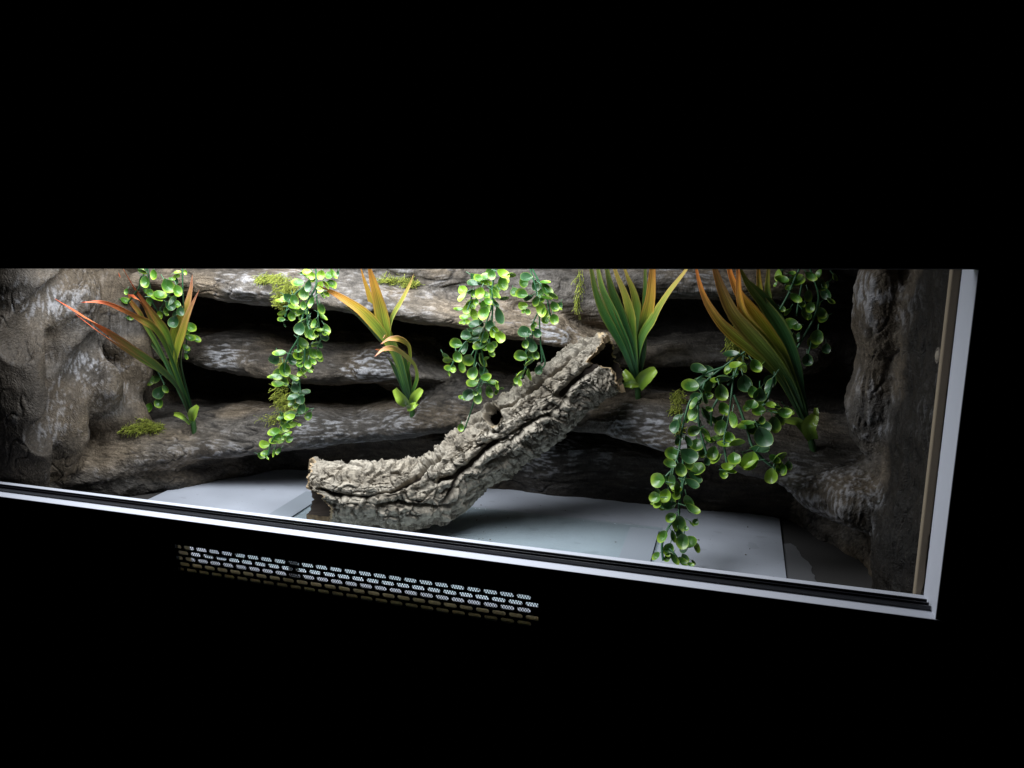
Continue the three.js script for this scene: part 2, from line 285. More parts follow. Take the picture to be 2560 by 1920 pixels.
const VINE_C = {
  leaves: [[-.6635,.3669,-.2982,.198,.246,.939,.139,.0155,.4],
    [-.668,.359,-.3147,-.309,.248,-.553,.733,.0126,.11],
    [-.653,.3675,-.3106,.117,.474,.859,-.152,.0227,2.3],
    [-.6521,.3747,-.3281,-.098,.03,-.747,.657,.0167,.23],
    [-.6378,.3726,-.2975,-.068,.019,-.707,.704,.0167,.4],
    [-.6763,.3539,-.3112,.16,.51,.841,-.084,.0243,2.1],
    [-.6801,.3634,-.3251,-.404,.272,-.307,.818,.0219,0],
    [-.6519,.3564,-.3089,-.523,.189,.004,.831,.0212,.75],
    [-.6647,.3623,-.3219,.396,.067,.817,-.414,.0178,.63],
    [-.6127,.3739,-.2797,-.385,.223,-.194,.874,.0219,.9],
    [-.6007,.3748,-.2871,.44,.177,-.001,.881,.0164,.9],
    [-.6197,.3584,-.2953,-.322,.257,-.59,.694,.0236,.7],
    [-.6212,.3673,-.3101,-.5,.372,-.436,.649,.0223,.69],
    [-.6553,.3431,-.2843,-.147,.028,-.811,.566,.0195,.75],
    [-.6533,.337,-.3049,-.416,.234,-.186,.859,.017,.6],
    [-.6537,.3325,-.333,.072,.362,.883,-.29,.013,.56],
    [-.6393,.3425,-.3081,-.301,.224,-.457,.806,.0212,.6],
    [-.6408,.3466,-.338,.095,.205,.915,-.334,.0182,.3],
    [-.6298,.3405,-.2849,-.585,.359,-.309,.659,.0208,2.7],
    [-.6917,.3342,-.2998,-.058,.449,.772,-.447,.0228,.85],
    [-.7037,.3414,-.3295,-.261,-.126,-.401,.869,.0204,.79],
    [-.6746,.3399,-.3014,-.315,.26,-.715,.567,.0128,.2],
    [-.6863,.342,-.3175,.251,-.234,.91,-.234,.0105,0],
    [-.6836,.3273,-.3119,.249,-.512,.822,-.037,.0201,.85],
    [-.6899,.3163,-.3325,-.327,.233,-.362,.841,.0173,.78],
    [-.6706,.3255,-.3037,-.204,.115,-.751,.617,.0114,.5],
    [-.641,.3282,-.2824,-.37,.22,-.2,.88,.0153,.6],
    [-.6391,.3256,-.3024,-.346,.251,-.511,.745,.0134,.54],
    [-.6607,.3235,-.3036,.197,-.306,.931,-.016,.0085,.8],
    [-.6168,.3339,-.2982,.496,.183,-.017,.849,.0168,.3],
    [-.6901,.3114,-.3116,-.016,-.118,-.749,.651,.0188,.65],
    [-.6928,.3017,-.3267,-.018,-.176,-.788,.59,.0162,.67],
    [-.68,.3017,-.3104,-.438,.323,-.517,.661,.0216,.7],
    [-.7074,.3089,-.3118,.163,.566,.802,-.099,.0167,2.6],
    [-.687,.2994,-.2868,.169,.484,.855,-.08,.0156,2.7],
    [-.697,.2888,-.314,.081,.185,.851,-.484,.0114,.66],
    [-.6945,.2898,-.2932,.099,.344,.882,-.305,.0086,.85],
    [-.6875,.2909,-.303,-.238,.178,-.476,.828,.0101,.8],
    [-.6474,.3086,-.2821,-.073,-.096,-.803,.584,.0238,.65],
    [-.6542,.3169,-.3,-.328,.236,-.495,.77,.0226,.7],
    [-.6267,.3037,-.2906,-.495,.36,-.488,.622,.0308,.15],
    [-.6326,.3213,-.296,-.459,.303,-.406,.73,.014,.1],
    [-.6686,.2849,-.2971,.087,.482,.839,-.238,.0257,.05],
    [-.6701,.272,-.3096,.043,.451,.827,-.331,.0222,0],
    [-.659,.289,-.3003,.16,-.061,-.502,.848,.0128,.2],
    [-.6699,.2912,-.3229,.105,.118,.857,-.49,.0112,0],
    [-.6375,.2874,-.2841,-.002,-.092,-.693,.715,.0196,2.2],
    [-.6314,.2775,-.2809,-.263,.158,-.738,.601,.0196,.9],
    [-.6321,.2678,-.3078,.458,.128,.8,-.366,.0178,.84],
    [-.6582,.2633,-.3086,-.079,-.162,-.835,.52,.0216,.8],
    [-.673,.2501,-.3335,-.534,.315,-.354,.7,.0178,.58],
    [-.62,.2689,-.2792,-.216,.151,-.402,.877,.0209,.75],
    [-.6822,.2615,-.3109,.18,.135,.969,-.1,.0232,.45],
    [-.6872,.2666,-.3002,-.135,.153,.97,.129,.0213,.1],
    [-.6865,.2702,-.3158,-.238,-.132,-.31,.911,.0153,0],
    [-.7143,.2493,-.3119,.191,.181,.962,.069,.022,2.25],
    [-.6933,.2421,-.3057,.069,-.323,-.735,.592,.0218,.15],
    [-.6643,.2465,-.3031,.105,.425,.869,-.232,.026,2.15],
    [-.6787,.2529,-.3293,.077,-.314,-.736,.595,.0219,0],
    [-.6416,.2479,-.2907,-.295,.18,-.539,.768,.017,.65],
    [-.6397,.25,-.3074,-.171,-.171,-.15,.959,.0157,.39],
    [-.6523,.2417,-.2991,.111,.547,.813,-.165,.0129,.8],
    [-.6415,.2372,-.2939,-.472,.26,-.339,.771,.0157,.7],
    [-.653,.2284,-.3002,.241,-.35,.902,-.08,.0101,.8],
    [-.7037,.2298,-.2895,-.279,.162,-.613,.721,.0202,2.3],
    [-.6799,.227,-.2857,-.057,-.158,.869,-.465,.0244,.65],
    [-.7186,.2255,-.2819,.184,-.286,.937,.074,.0173,.85],
    [-.729,.2293,-.2998,.277,-.022,-.381,.882,.016,.61],
    [-.7012,.2086,-.3008,-.469,.297,-.484,.676,.0205,.65],
    [-.7291,.2029,-.3085,.204,.397,.895,.024,.0163,2.7],
    [-.7293,.199,-.332,-.051,-.042,-.636,.769,.0149,.44],
    [-.7163,.2038,-.2988,-.342,-.185,-.392,.834,.0117,.7],
    [-.7209,.1982,-.2884,-.56,.394,-.493,.537,.0087,.8],
    [-.6666,.2207,-.3072,-.575,.373,-.428,.589,.0262,.2],
    [-.6712,.2035,-.2811,-.161,-.043,-.798,.579,.0229,2.15],
    [-.6531,.1921,-.2977,-.331,.152,.133,.922,.0188,2.5],
    [-.6656,.1925,-.2857,-.12,-.028,-.69,.713,.0101,.6],
    [-.6769,.1822,-.2902,.169,.424,.887,-.064,.021,.5],
    [-.663,.2013,-.3087,-.239,.138,-.477,.834,.019,.05],
    [-.6839,.1623,-.2906,.193,.098,.911,-.351,.0233,.05],
    [-.6671,.1557,-.2909,-.156,-.011,-.687,.71,.0189,.1],
    [-.6537,.165,-.3058,-.465,.286,-.557,.626,.0219,.6],
    [-.6763,.1572,-.3318,.149,-.333,-.642,.674,.0212,.32],
    [-.6465,.1797,-.3086,-.601,.176,.012,.78,.0204,.7],
    [-.6341,.179,-.2946,-.557,.373,-.504,.545,.0144,.75],
    [-.6355,.1692,-.298,.374,-.306,.787,-.383,.0116,.75],
    [-.6249,.1756,-.2987,.367,.194,.003,.91,.0086,.7],
    [-.702,.1531,-.2999,.194,.494,.847,.006,.0118,.4],
    [-.7018,.1487,-.3167,-.063,-.246,-.794,.552,.0096,.21],
    [-.6673,.1686,-.28,-.064,.09,-.341,.933,.0101,.3],
    [-.705,.0975,-.2987,-.266,.053,-.737,.62,.0144,.5]],
  stems: [[[-.6339,.3833,-.304],[-.6392,.3485,-.304],[-.6398,.3231,-.304],[-.6529,.2858,-.304],[-.663,.2507,-.304]],
    [[-.6392,.3203,-.304],[-.6421,.2918,-.304]],
    [[-.663,.2507,-.304],[-.6726,.2372,-.304],[-.6782,.209,-.304]],
    [[-.6643,.258,-.304],[-.6891,.2557,-.304],[-.7054,.2346,-.304],[-.7206,.2086,-.304]],
    [[-.6459,.2629,-.304],[-.6471,.2455,-.304]],
    [[-.6646,.2478,-.304],[-.6582,.2039,-.304],[-.6715,.1735,-.304],[-.6785,.1491,-.304]],
    [[-.6756,.3396,-.304],[-.6805,.3282,-.304],[-.6857,.3109,-.304]],
    [[-.6649,.1843,-.304],[-.6374,.1752,-.304]],
    [[-.6785,.1491,-.304],[-.6923,.1114,-.304],[-.7116,.0633,-.304]]] };
const VINE_D = {
  leaves: [[-.5759,.3676,-.2945,.139,.32,.936,-.039,.0206,2.05],
    [-.5877,.3578,-.3143,.489,.073,.856,-.152,.0207,.4],
    [-.5848,.3409,-.2942,.153,.184,.969,.068,.0207,.3],
    [-.6015,.3418,-.311,-.283,-.142,-.503,.804,.0186,.33],
    [-.5773,.3362,-.3075,.209,-.408,.884,-.087,.0181,.15],
    [-.5877,.3188,-.3124,.146,.11,.983,-.008,.0169,.9],
    [-.5849,.3096,-.3074,.112,.174,.938,-.277,.0084,.7],
    [-.5725,.3118,-.2904,-.009,.029,-.5,.866,.011,.6],
    [-.5597,.3298,-.2912,.32,-.299,.753,-.49,.0178,.25],
    [-.5495,.3166,-.3005,.156,-.116,-.558,.807,.0263,.95],
    [-.5451,.3098,-.2997,.015,-.057,-.633,.772,.0152,.8],
    [-.5513,.2998,-.3259,-.451,.225,-.281,.816,.0139,.86],
    [-.5438,.3468,-.3013,-.458,.263,-.338,.779,.0261,.15],
    [-.5295,.3407,-.2952,.469,-.051,-.272,.839,.0204,.8],
    [-.5458,.3589,-.304,-.597,.109,.073,.791,.0179,.6],
    [-.543,.3323,-.3031,-.632,.152,.005,.76,.0207,.6],
    [-.5606,.3295,-.3241,-.206,.15,-.322,.912,.0151,.47],
    [-.558,.3393,-.3218,.07,-.246,-.773,.58,.0168,.3],
    [-.5293,.3198,-.2994,-.229,.148,-.475,.837,.0178,.2],
    [-.5252,.3193,-.3224,-.066,-.063,-.803,.589,.013,0],
    [-.5294,.3158,-.3108,-.624,.253,-.181,.717,.0194,.8],
    [-.5274,.3002,-.2915,-.151,.073,-.63,.758,.0178,2.6],
    [-.5481,.2945,-.3105,-.397,-.163,-.718,.547,.0159,.65],
    [-.583,.2747,-.3041,.147,.204,.966,.065,.0239,2.05],
    [-.57,.2831,-.3076,-.399,.278,-.57,.662,.0126,2.6],
    [-.575,.2839,-.3372,-.327,.198,-.441,.812,.0104,.48],
    [-.5629,.2729,-.3107,-.187,.113,-.483,.848,.0169,.05],
    [-.5675,.2559,-.3004,.154,-.087,-.487,.855,.0267,.1],
    [-.5795,.2569,-.2919,-.28,.172,-.733,.596,.0154,.3],
    [-.5785,.2524,-.3181,-.396,-.167,-.692,.58,.0145,.25],
    [-.5635,.236,-.301,-.296,.165,-.608,.717,.0155,.5],
    [-.5893,.234,-.2988,.144,.154,.975,.073,.0226,2.2],
    [-.5739,.225,-.2961,.309,-.507,.79,-.151,.0197,.8],
    [-.5798,.2289,-.3222,-.369,.216,-.533,.73,.0187,.82],
    [-.5818,.1985,-.3117,-.586,.405,-.48,.512,.0215,.5],
    [-.5917,.2033,-.3002,.343,-.508,.77,-.174,.0214,.75],
    [-.5998,.1884,-.3207,.063,.518,.82,-.235,.0145,.7],
    [-.5876,.1895,-.2908,.195,-.252,-.574,.754,.0142,.7],
    [-.5987,.1895,-.3046,-.104,-.034,-.668,.736,.0134,.54],
    [-.6064,.1785,-.3168,.099,-.279,.947,.127,.0073,.7],
    [-.5611,.207,-.3179,-.072,-.098,-.743,.658,.0172,2.05],
    [-.5669,.3521,-.3176,-.244,.18,-.544,.782,.0168,.1],
    [-.5757,.3572,-.345,.309,-.4,.798,-.328,.0128,.07]],
  stems: [[[-.5749,.3827,-.314],[-.5659,.351,-.314],[-.5612,.312,-.314],[-.571,.2893,-.314],[-.5728,.2636,-.314],[-.5834,.2445,-.314],[-.5837,.2199,-.314],[-.5916,.1931,-.314]],
    [[-.5713,.3827,-.314],[-.5558,.3525,-.314],[-.5459,.3304,-.314],[-.5417,.3124,-.314],[-.5389,.2999,-.314]],
    [[-.5605,.3121,-.314],[-.5581,.264,-.314],[-.5555,.221,-.314]],
    [[-.5567,.2498,-.314],[-.5496,.2184,-.314],[-.5556,.2109,-.314]]] };
const VINE_E = {
  leaves: [[-.2424,.2378,-.3506,-.025,.588,.806,-.059,.0256,.15],
    [-.295,.2106,-.3558,.042,.454,.888,.059,.0262,.05],
    [-.2821,.2051,-.3809,-.144,.005,-.255,.956,.023,0],
    [-.3055,.1868,-.3359,.041,.389,.918,.058,.029,2.2],
    [-.2537,.2046,-.345,.021,-.439,.898,-.013,.0273,.1],
    [-.265,.1957,-.3438,-.027,.524,.844,-.112,.0167,.75],
    [-.272,.1867,-.3611,.048,.117,.883,-.452,.0152,.66],
    [-.2564,.1813,-.3237,-.219,.039,-.625,.748,.0269,.2],
    [-.2344,.2251,-.3346,-.042,.543,.833,-.104,.0208,.8],
    [-.2443,.2151,-.3627,.162,-.39,-.732,.534,.0197,.72],
    [-.2298,.214,-.3654,-.541,.059,-.149,.826,.0122,.8],
    [-.2195,.224,-.3398,.337,-.322,-.458,.757,.0194,.8],
    [-.2047,.2246,-.3399,-.191,.009,-.489,.851,.0223,2.35],
    [-.1979,.2304,-.3534,-.058,.308,.9,-.304,.0202,.16],
    [-.233,.2081,-.3552,.168,-.329,-.671,.643,.0137,2.65],
    [-.239,.2066,-.3807,-.376,.093,-.392,.834,.0121,.41],
    [-.244,.2082,-.3597,-.004,.55,.835,-.022,.0122,.6],
    [-.2501,.2061,-.3823,-.141,.003,-.708,.692,.0115,.46],
    [-.22,.1931,-.3483,-.166,0,-.627,.761,.0287,.05],
    [-.2053,.1831,-.3346,-.012,-.121,-.547,.828,.0194,.2],
    [-.1948,.1805,-.3494,.207,-.421,-.671,.574,.0155,.2],
    [-.1955,.1818,-.3292,.137,.131,-.674,.714,.0252,0],
    [-.1812,.1961,-.3229,.289,-.516,-.61,.528,.0249,0],
    [-.1782,.201,-.3523,-.203,-.03,.849,-.487,.0238,.02],
    [-.2779,.1861,-.3456,.356,-.318,.735,-.481,.026,.15],
    [-.2916,.1867,-.3587,-.045,.429,.862,-.264,.0242,.21],
    [-.277,.17,-.3408,-.401,.045,-.147,.903,.0168,.5],
    [-.2834,.1696,-.321,-.515,.268,-.528,.62,.0196,.1],
    [-.2938,.1631,-.3337,.368,.175,.898,-.163,.0188,0],
    [-.2955,.1641,-.3086,-.199,.517,.673,-.49,.0225,.3],
    [-.294,.1707,-.3232,-.001,.328,.918,-.225,.0199,0],
    [-.2964,.147,-.3088,.104,-.345,-.722,.59,.0241,2.3],
    [-.281,.1402,-.3268,-.577,.225,-.427,.659,.0259,.1],
    [-.2953,.1346,-.339,.19,-.125,-.298,.927,.0195,.05],
    [-.2503,.1513,-.334,-.232,.014,-.485,.843,.0227,.6],
    [-.2721,.1584,-.3064,.147,-.044,-.145,.978,.0119,.6],
    [-.3073,.1328,-.3244,.109,-.359,-.715,.589,.0138,.5],
    [-.3249,.1237,-.3068,.062,-.313,-.736,.596,.0228,2.05],
    [-.3173,.1287,-.3022,.268,-.479,-.573,.608,.0226,0],
    [-.3218,.1332,-.3216,-.078,.497,.789,-.353,.0193,0],
    [-.2944,.1241,-.2909,.077,.019,.977,-.198,.0208,.45],
    [-.2733,.1178,-.3072,.412,-.265,-.304,.817,.0255,.6],
    [-.2645,.1325,-.3243,-.532,.19,-.444,.695,.0167,.5],
    [-.2742,.1227,-.3542,-.436,.1,-.378,.811,.0132,.31],
    [-.2523,.1241,-.3182,.023,-.228,-.712,.664,.0256,.2],
    [-.2552,.1305,-.3363,-.073,.288,-.201,.933,.0248,.21],
    [-.2322,.1444,-.2994,.27,-.361,-.512,.731,.0264,.5],
    [-.2118,.1399,-.2932,-.023,.662,.748,-.026,.0218,.5],
    [-.2062,.1275,-.3068,-.305,.016,-.389,.87,.0197,.19],
    [-.2125,.1285,-.3122,-.041,.649,.757,-.068,.0326,.1],
    [-.1876,.1223,-.287,-.028,-.132,-.47,.872,.0332,.05],
    [-.1897,.1322,-.305,-.251,-.019,-.221,.942,.027,.06],
    [-.2385,.114,-.2971,-.149,-.054,-.481,.862,.0192,.35],
    [-.2285,.1146,-.2822,.381,.107,.134,.909,.0247,.75],
    [-.2428,.1004,-.2952,-.026,.618,.782,-.079,.0266,.75],
    [-.2585,.1049,-.3124,-.654,-.083,.197,.726,.0271,.7],
    [-.2713,.1024,-.3071,-.584,.062,-.131,.798,.018,.5],
    [-.1955,.1544,-.3229,-.014,.236,.964,-.122,.0207,.6],
    [-.1887,.1621,-.3366,-.027,.567,.823,-.021,.0239,.65],
    [-.1781,.1652,-.3205,-.478,-.006,-.067,.876,.0161,.75],
    [-.1687,.1607,-.3472,.255,-.158,-.237,.924,.0124,.51],
    [-.1675,.1661,-.3135,.308,-.057,-.04,.949,.0102,2.4],
    [-.1573,.155,-.3122,-.33,-.026,-.065,.941,.0218,.4],
    [-.1487,.1575,-.3332,.359,-.206,-.233,.88,.0194,.27],
    [-.172,.1539,-.3187,-.699,.01,-.066,.712,.019,.5],
    [-.1722,.1342,-.3185,-.271,.05,-.627,.729,.0265,.35],
    [-.1654,.1397,-.34,-.379,.145,-.604,.686,.0251,.38],
    [-.2074,.1643,-.3109,-.401,-.387,-.627,.544,.025,.35],
    [-.2138,.1544,-.3381,-.034,.309,.897,-.314,.0142,.37],
    [-.1915,.147,-.2944,-.183,-.004,-.69,.7,.013,.2],
    [-.2049,.0841,-.2745,-.013,-.233,-.814,.532,.0303,.65],
    [-.2187,.0684,-.3005,-.57,.096,-.301,.758,.0258,.74],
    [-.2034,.081,-.2658,-.144,.669,.678,-.268,.0244,.85],
    [-.2113,.0798,-.2944,-.222,-.033,-.47,.854,.0192,.74],
    [-.1918,.0995,-.2866,-.63,-.03,.029,.776,.0304,.15],
    [-.1958,.0791,-.3078,.207,-.452,-.617,.61,.0268,.23],
    [-.1645,.0941,-.282,.34,.226,.313,.857,.0244,.65],
    [-.166,.0759,-.3039,-.433,.065,-.438,.785,.02,.34],
    [-.1685,.0916,-.2794,.179,-.134,-.197,.955,.0186,.4],
    [-.1726,.0645,-.2694,.028,-.27,-.698,.663,.0243,.75],
    [-.1659,.071,-.2786,-.476,.264,-.639,.544,.0187,.8],
    [-.1548,.0741,-.2768,.191,-.387,-.574,.696,.0186,.65],
    [-.1468,.0714,-.3066,-.174,-.055,-.683,.707,.0145,.43],
    [-.2896,.0945,-.3023,-.352,-.327,-.598,.642,.0257,.4],
    [-.2803,.0834,-.3001,-.177,-.042,-.687,.704,.015,.5],
    [-.263,.0853,-.2985,-.076,-.146,-.733,.661,.0224,.3],
    [-.2566,.0769,-.2922,-.122,.567,.73,-.362,.0223,.75],
    [-.2717,.0781,-.2751,-.316,.065,-.621,.715,.0133,.1],
    [-.2298,.0857,-.2723,-.34,-.349,-.6,.634,.0247,.65],
    [-.2388,.0738,-.2645,-.005,.475,.879,-.042,.0188,2.8],
    [-.2323,.0709,-.2939,-.318,-.304,-.685,.58,.0163,.67],
    [-.2357,.0676,-.2612,-.657,.054,-.128,.741,.0188,.8],
    [-.2452,.0565,-.2832,-.21,-.042,-.487,.847,.0157,.63],
    [-.241,.0646,-.2597,-.065,.59,.777,-.21,.0087,.8],
    [-.3277,.0801,-.2956,.025,.221,.965,.142,.0243,2.1],
    [-.3009,.0832,-.2804,-.283,.022,-.229,.931,.0298,.05],
    [-.2941,.0864,-.3088,-.125,-.046,-.386,.913,.0276,0],
    [-.3039,.1044,-.292,-.51,.17,-.449,.714,.0195,.1],
    [-.3299,.0675,-.2753,.06,.458,.877,.129,.021,.35],
    [-.3115,.0635,-.2666,-.216,-.024,-.551,.806,.0222,.25],
    [-.2997,.0674,-.2814,-.315,.036,-.476,.82,.0164,.5],
    [-.2845,.0591,-.2865,-.334,-.405,-.371,.766,.0289,.6],
    [-.3448,.0431,-.2621,-.292,.183,.939,-.011,.0289,2.6],
    [-.2903,.0506,-.2687,-.554,.106,-.294,.771,.0266,0],
    [-.306,.042,-.2956,.233,-.282,-.426,.827,.0247,.09],
    [-.2931,.0468,-.2485,-.586,.087,-.207,.779,.0248,.1],
    [-.319,.0481,-.2507,.231,-.367,-.501,.749,.025,.4],
    [-.3345,.0392,-.2736,-.537,.124,-.335,.764,.0212,.33],
    [-.3159,.0335,-.2531,-.446,-.411,-.534,.589,.0201,.85],
    [-.3221,.1004,-.3007,-.345,.178,-.725,.569,.0137,.1],
    [-.3199,.0993,-.3227,-.303,.043,-.378,.874,.0118,0],
    [-.3321,.0216,-.252,-.055,-.239,-.762,.6,.0227,.7],
    [-.3243,.0093,-.2671,-.249,-.247,-.208,.913,.0193,.4],
    [-.3467,.0192,-.2482,-.275,.16,.943,-.098,.0219,.75],
    [-.3475,.0207,-.265,-.209,-.04,-.543,.812,.0135,.48],
    [-.3431,.0082,-.2435,-.012,.5,.81,-.306,.0158,.75],
    [-.3371,-.0029,-.2666,.165,-.122,.955,-.216,.0149,.6],
    [-.3514,.0139,-.2327,.049,.392,.917,-.051,.0056,.8],
    [-.3167,.0368,-.2476,-.5,.268,-.631,.529,.0247,.6],
    [-.3155,.0219,-.2527,-.358,-.314,-.597,.646,.0167,.85],
    [-.3192,.0178,-.279,.201,-.133,.922,-.303,.0105,.72],
    [-.3248,.0051,-.25,.016,.444,.867,-.224,.0215,2.05],
    [-.3368,.0024,-.2632,-.212,-.052,-.574,.79,.0159,0],
    [-.2934,.0153,-.254,.135,-.226,-.417,.87,.0236,.4],
    [-.2933,-.0055,-.2787,-.204,-.062,-.53,.821,.0171,.12],
    [-.2906,.0094,-.2307,-.62,.101,-.243,.739,.0254,.2],
    [-.3211,-.0041,-.2265,.09,.217,.897,-.375,.0178,.5],
    [-.309,-.0176,-.2363,-.269,-.017,-.684,.677,.0269,2.4],
    [-.3071,-.0291,-.2246,-.287,-.019,-.618,.732,.0144,0],
    [-.3106,-.03,-.241,.061,.052,-.759,.646,.0134,0],
    [-.3301,-.0312,-.2095,.006,-.388,-.751,.535,.021,2.5],
    [-.3183,-.0378,-.2305,-.559,.204,-.545,.59,.0202,.3],
    [-.3008,-.0379,-.2167,-.121,-.186,-.721,.656,.0243,.15],
    [-.296,-.0578,-.2388,.092,-.467,-.665,.576,.0226,0],
    [-.2882,-.0443,-.2238,-.375,-.433,-.336,.748,.029,.7],
    [-.282,-.0618,-.2498,-.482,.13,-.58,.643,.0169,.76],
    [-.3233,-.0586,-.2255,-.196,-.106,-.79,.571,.0213,2.6],
    [-.3388,-.0622,-.2019,-.029,.485,.742,-.462,.0155,.6],
    [-.3125,-.0619,-.1986,-.614,.144,-.399,.666,.0208,.4],
    [-.3225,-.0678,-.2234,.221,-.182,.927,-.243,.0159,.38],
    [-.3248,-.0723,-.2169,-.401,-.352,-.57,.625,.0114,.6],
    [-.3009,-.0758,-.2207,-.561,.074,-.286,.773,.0179,.5],
    [-.2975,-.0797,-.245,-.112,-.121,-.414,.895,.0153,.35],
    [-.2864,-.0655,-.1936,-.595,.043,-.11,.795,.0108,.7],
    [-.2843,-.0738,-.2199,-.602,.126,-.4,.68,.0095,.4],
    [-.2964,-.0175,-.22,-.373,-.359,-.514,.684,.01,.1],
    [-.2894,-.01,-.2237,-.72,.2,-.335,.574,.0132,.4],
    [-.2841,-.0186,-.2506,.335,.289,.756,-.482,.0126,.38]],
  stems: [[[-.217,.2472,-.364],[-.2547,.2173,-.3588],[-.2826,.1918,-.3471],[-.3032,.1652,-.3348],[-.3126,.1295,-.3176],[-.3155,.1084,-.3073],[-.3179,.0808,-.2935],[-.3249,.0557,-.2812],[-.3289,.0311,-.2688]],
    [[-.2547,.2173,-.3588],[-.2777,.2077,-.3547],[-.2963,.1954,-.3492]],
    [[-.2826,.1918,-.3471],[-.2909,.1603,-.332],[-.2871,.1243,-.3142],[-.2728,.0845,-.2935]],
    [[-.229,.2283,-.3636],[-.2377,.2011,-.3506],[-.2458,.1894,-.3451]],
    [[-.2368,.211,-.3554],[-.2416,.1411,-.321],[-.2468,.1068,-.3038],[-.2407,.0739,-.2867]],
    [[-.2349,.1747,-.3375],[-.2221,.1492,-.3245],[-.2108,.1216,-.31],[-.2043,.1034,-.3004],[-.1897,.0875,-.2915],[-.1686,.0737,-.2832],[-.1604,.0706,-.2812]],
    [[-.2565,.1735,-.3375],[-.2683,.1505,-.3265],[-.2682,.1256,-.3142]],
    [[-.1728,.2139,-.3554],[-.1836,.172,-.3348],[-.1914,.158,-.3279]],
    [[-.3095,.0784,-.292],[-.3087,.0374,-.271],[-.3109,.007,-.2553],[-.3108,-.008,-.2474],[-.324,-.0243,-.2395],[-.333,-.0499,-.2264],[-.3299,-.0741,-.214]],
    [[-.3236,.0565,-.2815],[-.329,.0529,-.2799],[-.3353,.0461,-.2768]],
    [[-.3214,-.0562,-.2222],[-.3121,-.0618,-.2186],[-.3049,-.0707,-.214]],
    [[-.3248,.0709,-.2889],[-.3302,.0251,-.2658]],
    [[-.3109,.007,-.2553],[-.3065,.0376,-.271],[-.3032,.0532,-.2789]]] };
const VINE_F = {
  leaves: [[-.1449,.3575,-.4102,-.239,-.05,.089,.966,.0233,.45],
    [-.1708,.3585,-.3804,.012,.463,.882,.091,.0218,.55],
    [-.1736,.366,-.4039,.281,-.339,-.641,.629,.02,.64],
    [-.1567,.3541,-.41,-.547,-.165,.23,.788,.0145,.7],
    [-.1581,.3469,-.4263,.052,-.123,-.808,.574,.0108,.46],
    [-.1792,.353,-.3802,-.244,.434,.729,-.47,.0088,.7],
    [-.1572,.3444,-.4072,-.054,.336,.936,-.087,.0123,.35],
    [-.1454,.3325,-.3934,.328,-.14,-.223,.907,.0209,.65],
    [-.1298,.334,-.3916,-.259,.179,-.662,.68,.0197,.45],
    [-.1123,.3502,-.4081,-.334,.125,-.477,.803,.0242,.1],
    [-.0991,.3452,-.4221,.225,-.37,-.748,.503,.0188,0],
    [-.1243,.3671,-.3997,.342,-.145,-.224,.901,.0208,.35],
    [-.1117,.3661,-.4218,-.269,.443,.721,-.46,.0187,.44],
    [-.1235,.3148,-.3972,.028,-.106,-.735,.669,.0176,.5],
    [-.1144,.317,-.4138,.034,-.151,.947,-.281,.0153,.44],
    [-.1056,.3036,-.4111,-.132,-.012,-.494,.859,.02,.55],
    [-.0984,.2923,-.4372,-.069,.196,.934,-.29,.0176,.28],
    [-.1518,.2859,-.4009,-.033,.264,.964,-.008,.0235,2.4],
    [-.1588,.2763,-.4136,-.137,.38,.831,-.382,.02,.16],
    [-.1418,.2829,-.3841,-.278,-.378,-.558,.685,.0163,.3],
    [-.1593,.3089,-.3952,.184,-.414,.83,-.325,.0156,.5],
    [-.165,.3088,-.4246,-.009,-.058,-.359,.931,.0115,.35],
    [-.1335,.3036,-.3971,-.449,.231,-.512,.695,.0188,.2],
    [-.1268,.308,-.421,-.156,.043,-.622,.766,.0175,0],
    [-.1226,.2978,-.4005,-.193,.421,.782,-.418,.0111,.4],
    [-.097,.3257,-.3813,-.5,.114,-.329,.793,.0151,.4],
    [-.1109,.2669,-.3928,-.059,-.036,-.743,.666,.0243,.2],
    [-.1129,.2524,-.4224,.234,.171,.914,-.286,.0237,.24],
    [-.1483,.2648,-.3844,-.433,.258,-.571,.647,.0188,.35],
    [-.1368,.2636,-.4019,.291,-.415,-.618,.601,.0157,.1],
    [-.1229,.2288,-.39,-.08,-.05,-.687,.721,.02,.15],
    [-.0933,.2454,-.4111,-.057,-.062,-.685,.724,.0168,0],
    [-.0908,.3622,-.4091,-.402,.214,-.519,.724,.0142,.3],
    [-.1552,.3693,-.3978,-.465,-.029,-.011,.885,.0121,.3],
    [-.1485,.3639,-.4254,.218,.162,-.69,.671,.0112,0],
    [-.1369,.3205,-.394,-.282,.088,-.485,.823,.0121,.2],
    [-.1006,.3375,-.4043,.265,-.221,-.442,.828,.0219,.05]],
  stems: [[[-.1404,.3841,-.404],[-.151,.3568,-.404],[-.1552,.3413,-.404],[-.1662,.3167,-.404],[-.1727,.3031,-.404]],
    [[-.1382,.3514,-.404],[-.1415,.3227,-.404],[-.1431,.2992,-.404]],
    [[-.1302,.3841,-.404],[-.1112,.3297,-.404],[-.116,.2964,-.404],[-.1267,.2715,-.404],[-.1359,.252,-.404],[-.1395,.2439,-.404]],
    [[-.1703,.3842,-.404],[-.167,.3644,-.404],[-.1544,.3623,-.404]],
    [[-.1112,.3297,-.404],[-.1123,.3165,-.404]],
    [[-.1145,.2741,-.404],[-.1218,.2285,-.404]]] };
